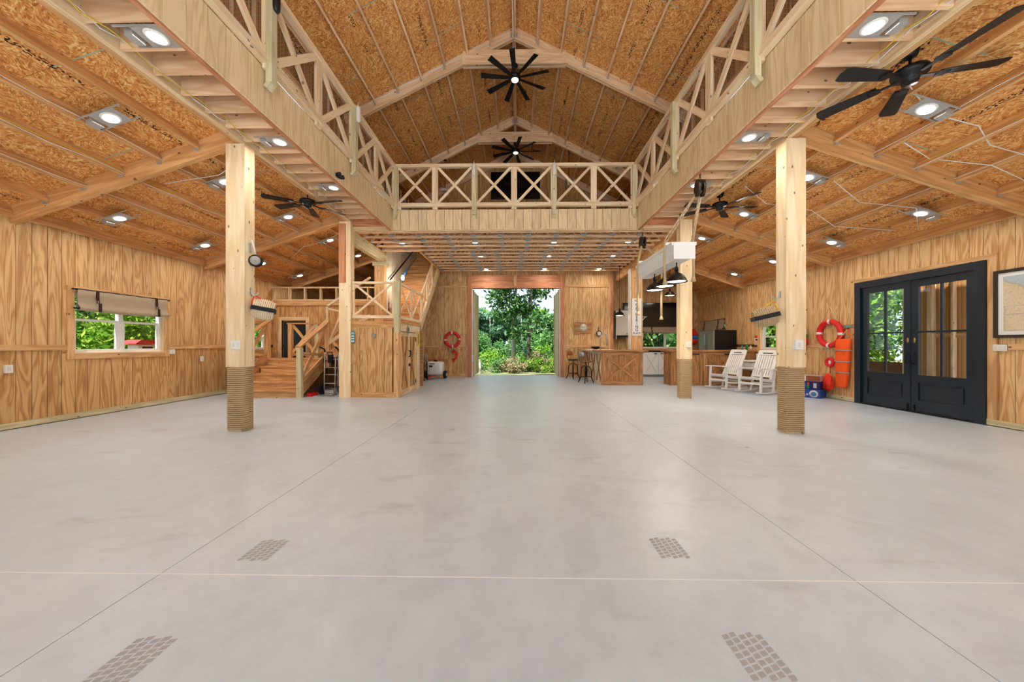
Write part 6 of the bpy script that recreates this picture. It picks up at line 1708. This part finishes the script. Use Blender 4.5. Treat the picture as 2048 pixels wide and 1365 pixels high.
for k in range(22):
    x = -11 + 22 * (k + 0.6 * rg.random()) / 22; y = 36 + 9 * rg.random()
    sh = 'far%d' % (1 if k % 3 else 4)
    tree(x, y, 8.2, 2.6, 'leaf_haze', 'haze-tinted blue-green tree in the low woods beyond the doorway', 101 if k % 3 else 104, sh, z0=-3.1 + rg.uniform(-0.6, 0.6) - 0.05 * x, r=0.14, bare=0.12, group='hazy woods beyond the doorway', nleaf=3000, size=0.26)
rg = random.Random(5)
for k in range(26):
    x = 4.5 + 14 * rg.random() * (0.4 + 0.6 * rg.random()); y = 17.5 + 14 * rg.random()
    tree(x, y, 12, 1.9, 'leaf_mid', 'tall grey pine trunk outside the kitchen window', 200 + k % 4, 'pine%d' % (k % 4), z0=-0.5, r=0.17, bare=0.12, group='pines outside the kitchen', nleaf=2600, size=0.2)
def shrub(x, y, rx, ry, rz, leaf, label, seed, z0=-0.3, group=None, nleaf=1500, size=0.09, share=None, nb=8):
    o = thing('shrub', (x, y, z0), label, 'shrub', group)
    r_ = random.Random(seed)
    bl = [(r_.uniform(-rx, rx), r_.uniform(-ry, ry), rz * r_.uniform(0.25, 1.0), rx * 0.42, ry * 0.42, rz * 0.3) for _ in range(nb)]
    tag(blob_leaves('foliage', bl, nleaf, size, leaf, o, at(x, y, z0), seed, share), kind='stuff')
    for k in range(4):
        tube('stem', [(x, y, z0), (x + bl[k][0] * 0.5, y + bl[k][1] * 0.5, z0 + bl[k][2] * 0.6), (x + bl[k][0], y + bl[k][1], z0 + bl[k][2])], [0.025, 0.018, 0.008], 'bark', o, 5)
rg = random.Random(77)
SL_ = ('leaf_bright', 'leaf_mid', 'leaf_dry', 'leaf_bright')
for k in range(26):
    y = 17.2 + 7.5 * rg.random(); x = (-0.24 + 0.48 * rg.random()) * y * 0.75
    shrub(x, y, 0.7, 0.6, 0.55 + 0.09 * (y - 16), SL_[k % 4], ('low bright green bush outside the back doorway', 'low mid-green bush outside the back doorway', 'low straw-coloured dry brush outside the back doorway', 'low bright green bush outside the back doorway')[k % 4], 300 + k, -0.3, 'brush outside the doorway', 900, 0.065)
for k in range(12):
    y = 26 + 6 * rg.random(); x = -7 + 14 * (k + rg.random()) / 12
    shrub(x, y, 1.4, 1.2, 2.3, ('leaf_mid', 'leaf_haze')[k % 2], ('taller green', 'taller blue-green')[k % 2] + ' thicket bush beyond the doorway brush', 340 + k % 4, -0.6, 'thicket beyond the doorway', 2200, 0.12, 'thick%d' % (k % 4))
for k in range(16):
    y = 3.5 + 0.95 * k; x = -12.0 - 1.8 * (k % 3)
    shrub(x, y, 1.2, 1.1, 3.6 if k % 3 else 2.4, 'leaf_bright' if k % 3 == 0 else 'leaf_mid', ('low bright green bush in front outside the left windows' if k % 3 == 0 else 'tall mid-green bush outside the left windows'), 400 + k % 4 + 4 * (k % 3 == 0), -0.3, 'bushes outside the left windows', 5200, 0.09, 'lw%d' % (k % 4 + 4 * (k % 3 == 0)), 14)
for k in range(12):
    y = 9.5 + 1.7 * k; x = 13.2 + 2.0 * (k % 3)
    shrub(x, y, 1.6, 1.3, 4.6, ('leaf_mid', 'leaf_bright')[k % 2], ('mid-green', 'light green')[k % 2] + ' bush beyond the porch', 440 + k % 4, -0.3, 'bushes beyond the porch', 3800, 0.13, 'pw%d' % (k % 4), 14)
sm = thing('tree_stump', (-2.1, 17.4, -0.3), 'pale sawn stump in the brush at the left of the doorway', 'stump')
lathe('wood', [(0.2, 0), (0.16, 0.1), (0.14, 0.75), (0, 0.76)], 'bark', sm, at(-1.95, 17.6, -0.3), 14); lathe('cut_face', [(0, 0), (0.13, 0), (0.13, 0.01), (0, 0.01)], 'bar_pale', sm, at(-1.95, 17.6, 0.46), 14)
bf = thing('bird_feeder', (-9.5, 8.5, 1.2), 'white feeder box with a red lid outside the left window', 'bird feeder')
roundbox('box', (-9.62, 8.32, 0.98), (-9.34, 8.72, 1.27), 'white_plastic', bf, 0.03); prism('lid', [(8.24, 1.27), (8.80, 1.27), (8.79, 1.295), (8.68, 1.375), (8.36, 1.375), (8.25, 1.295)], -9.66, -9.30, 'x', 'red_float', bf)
box('slot', (-9.34, 8.42, 1.15), (-9.33, 8.66, 1.20), 'print_black', bf); tube('pole', [(-9.5, 8.5, -0.3), (-9.5, 8.5, 0.98)], 0.03, 'black_metal', bf, 8)
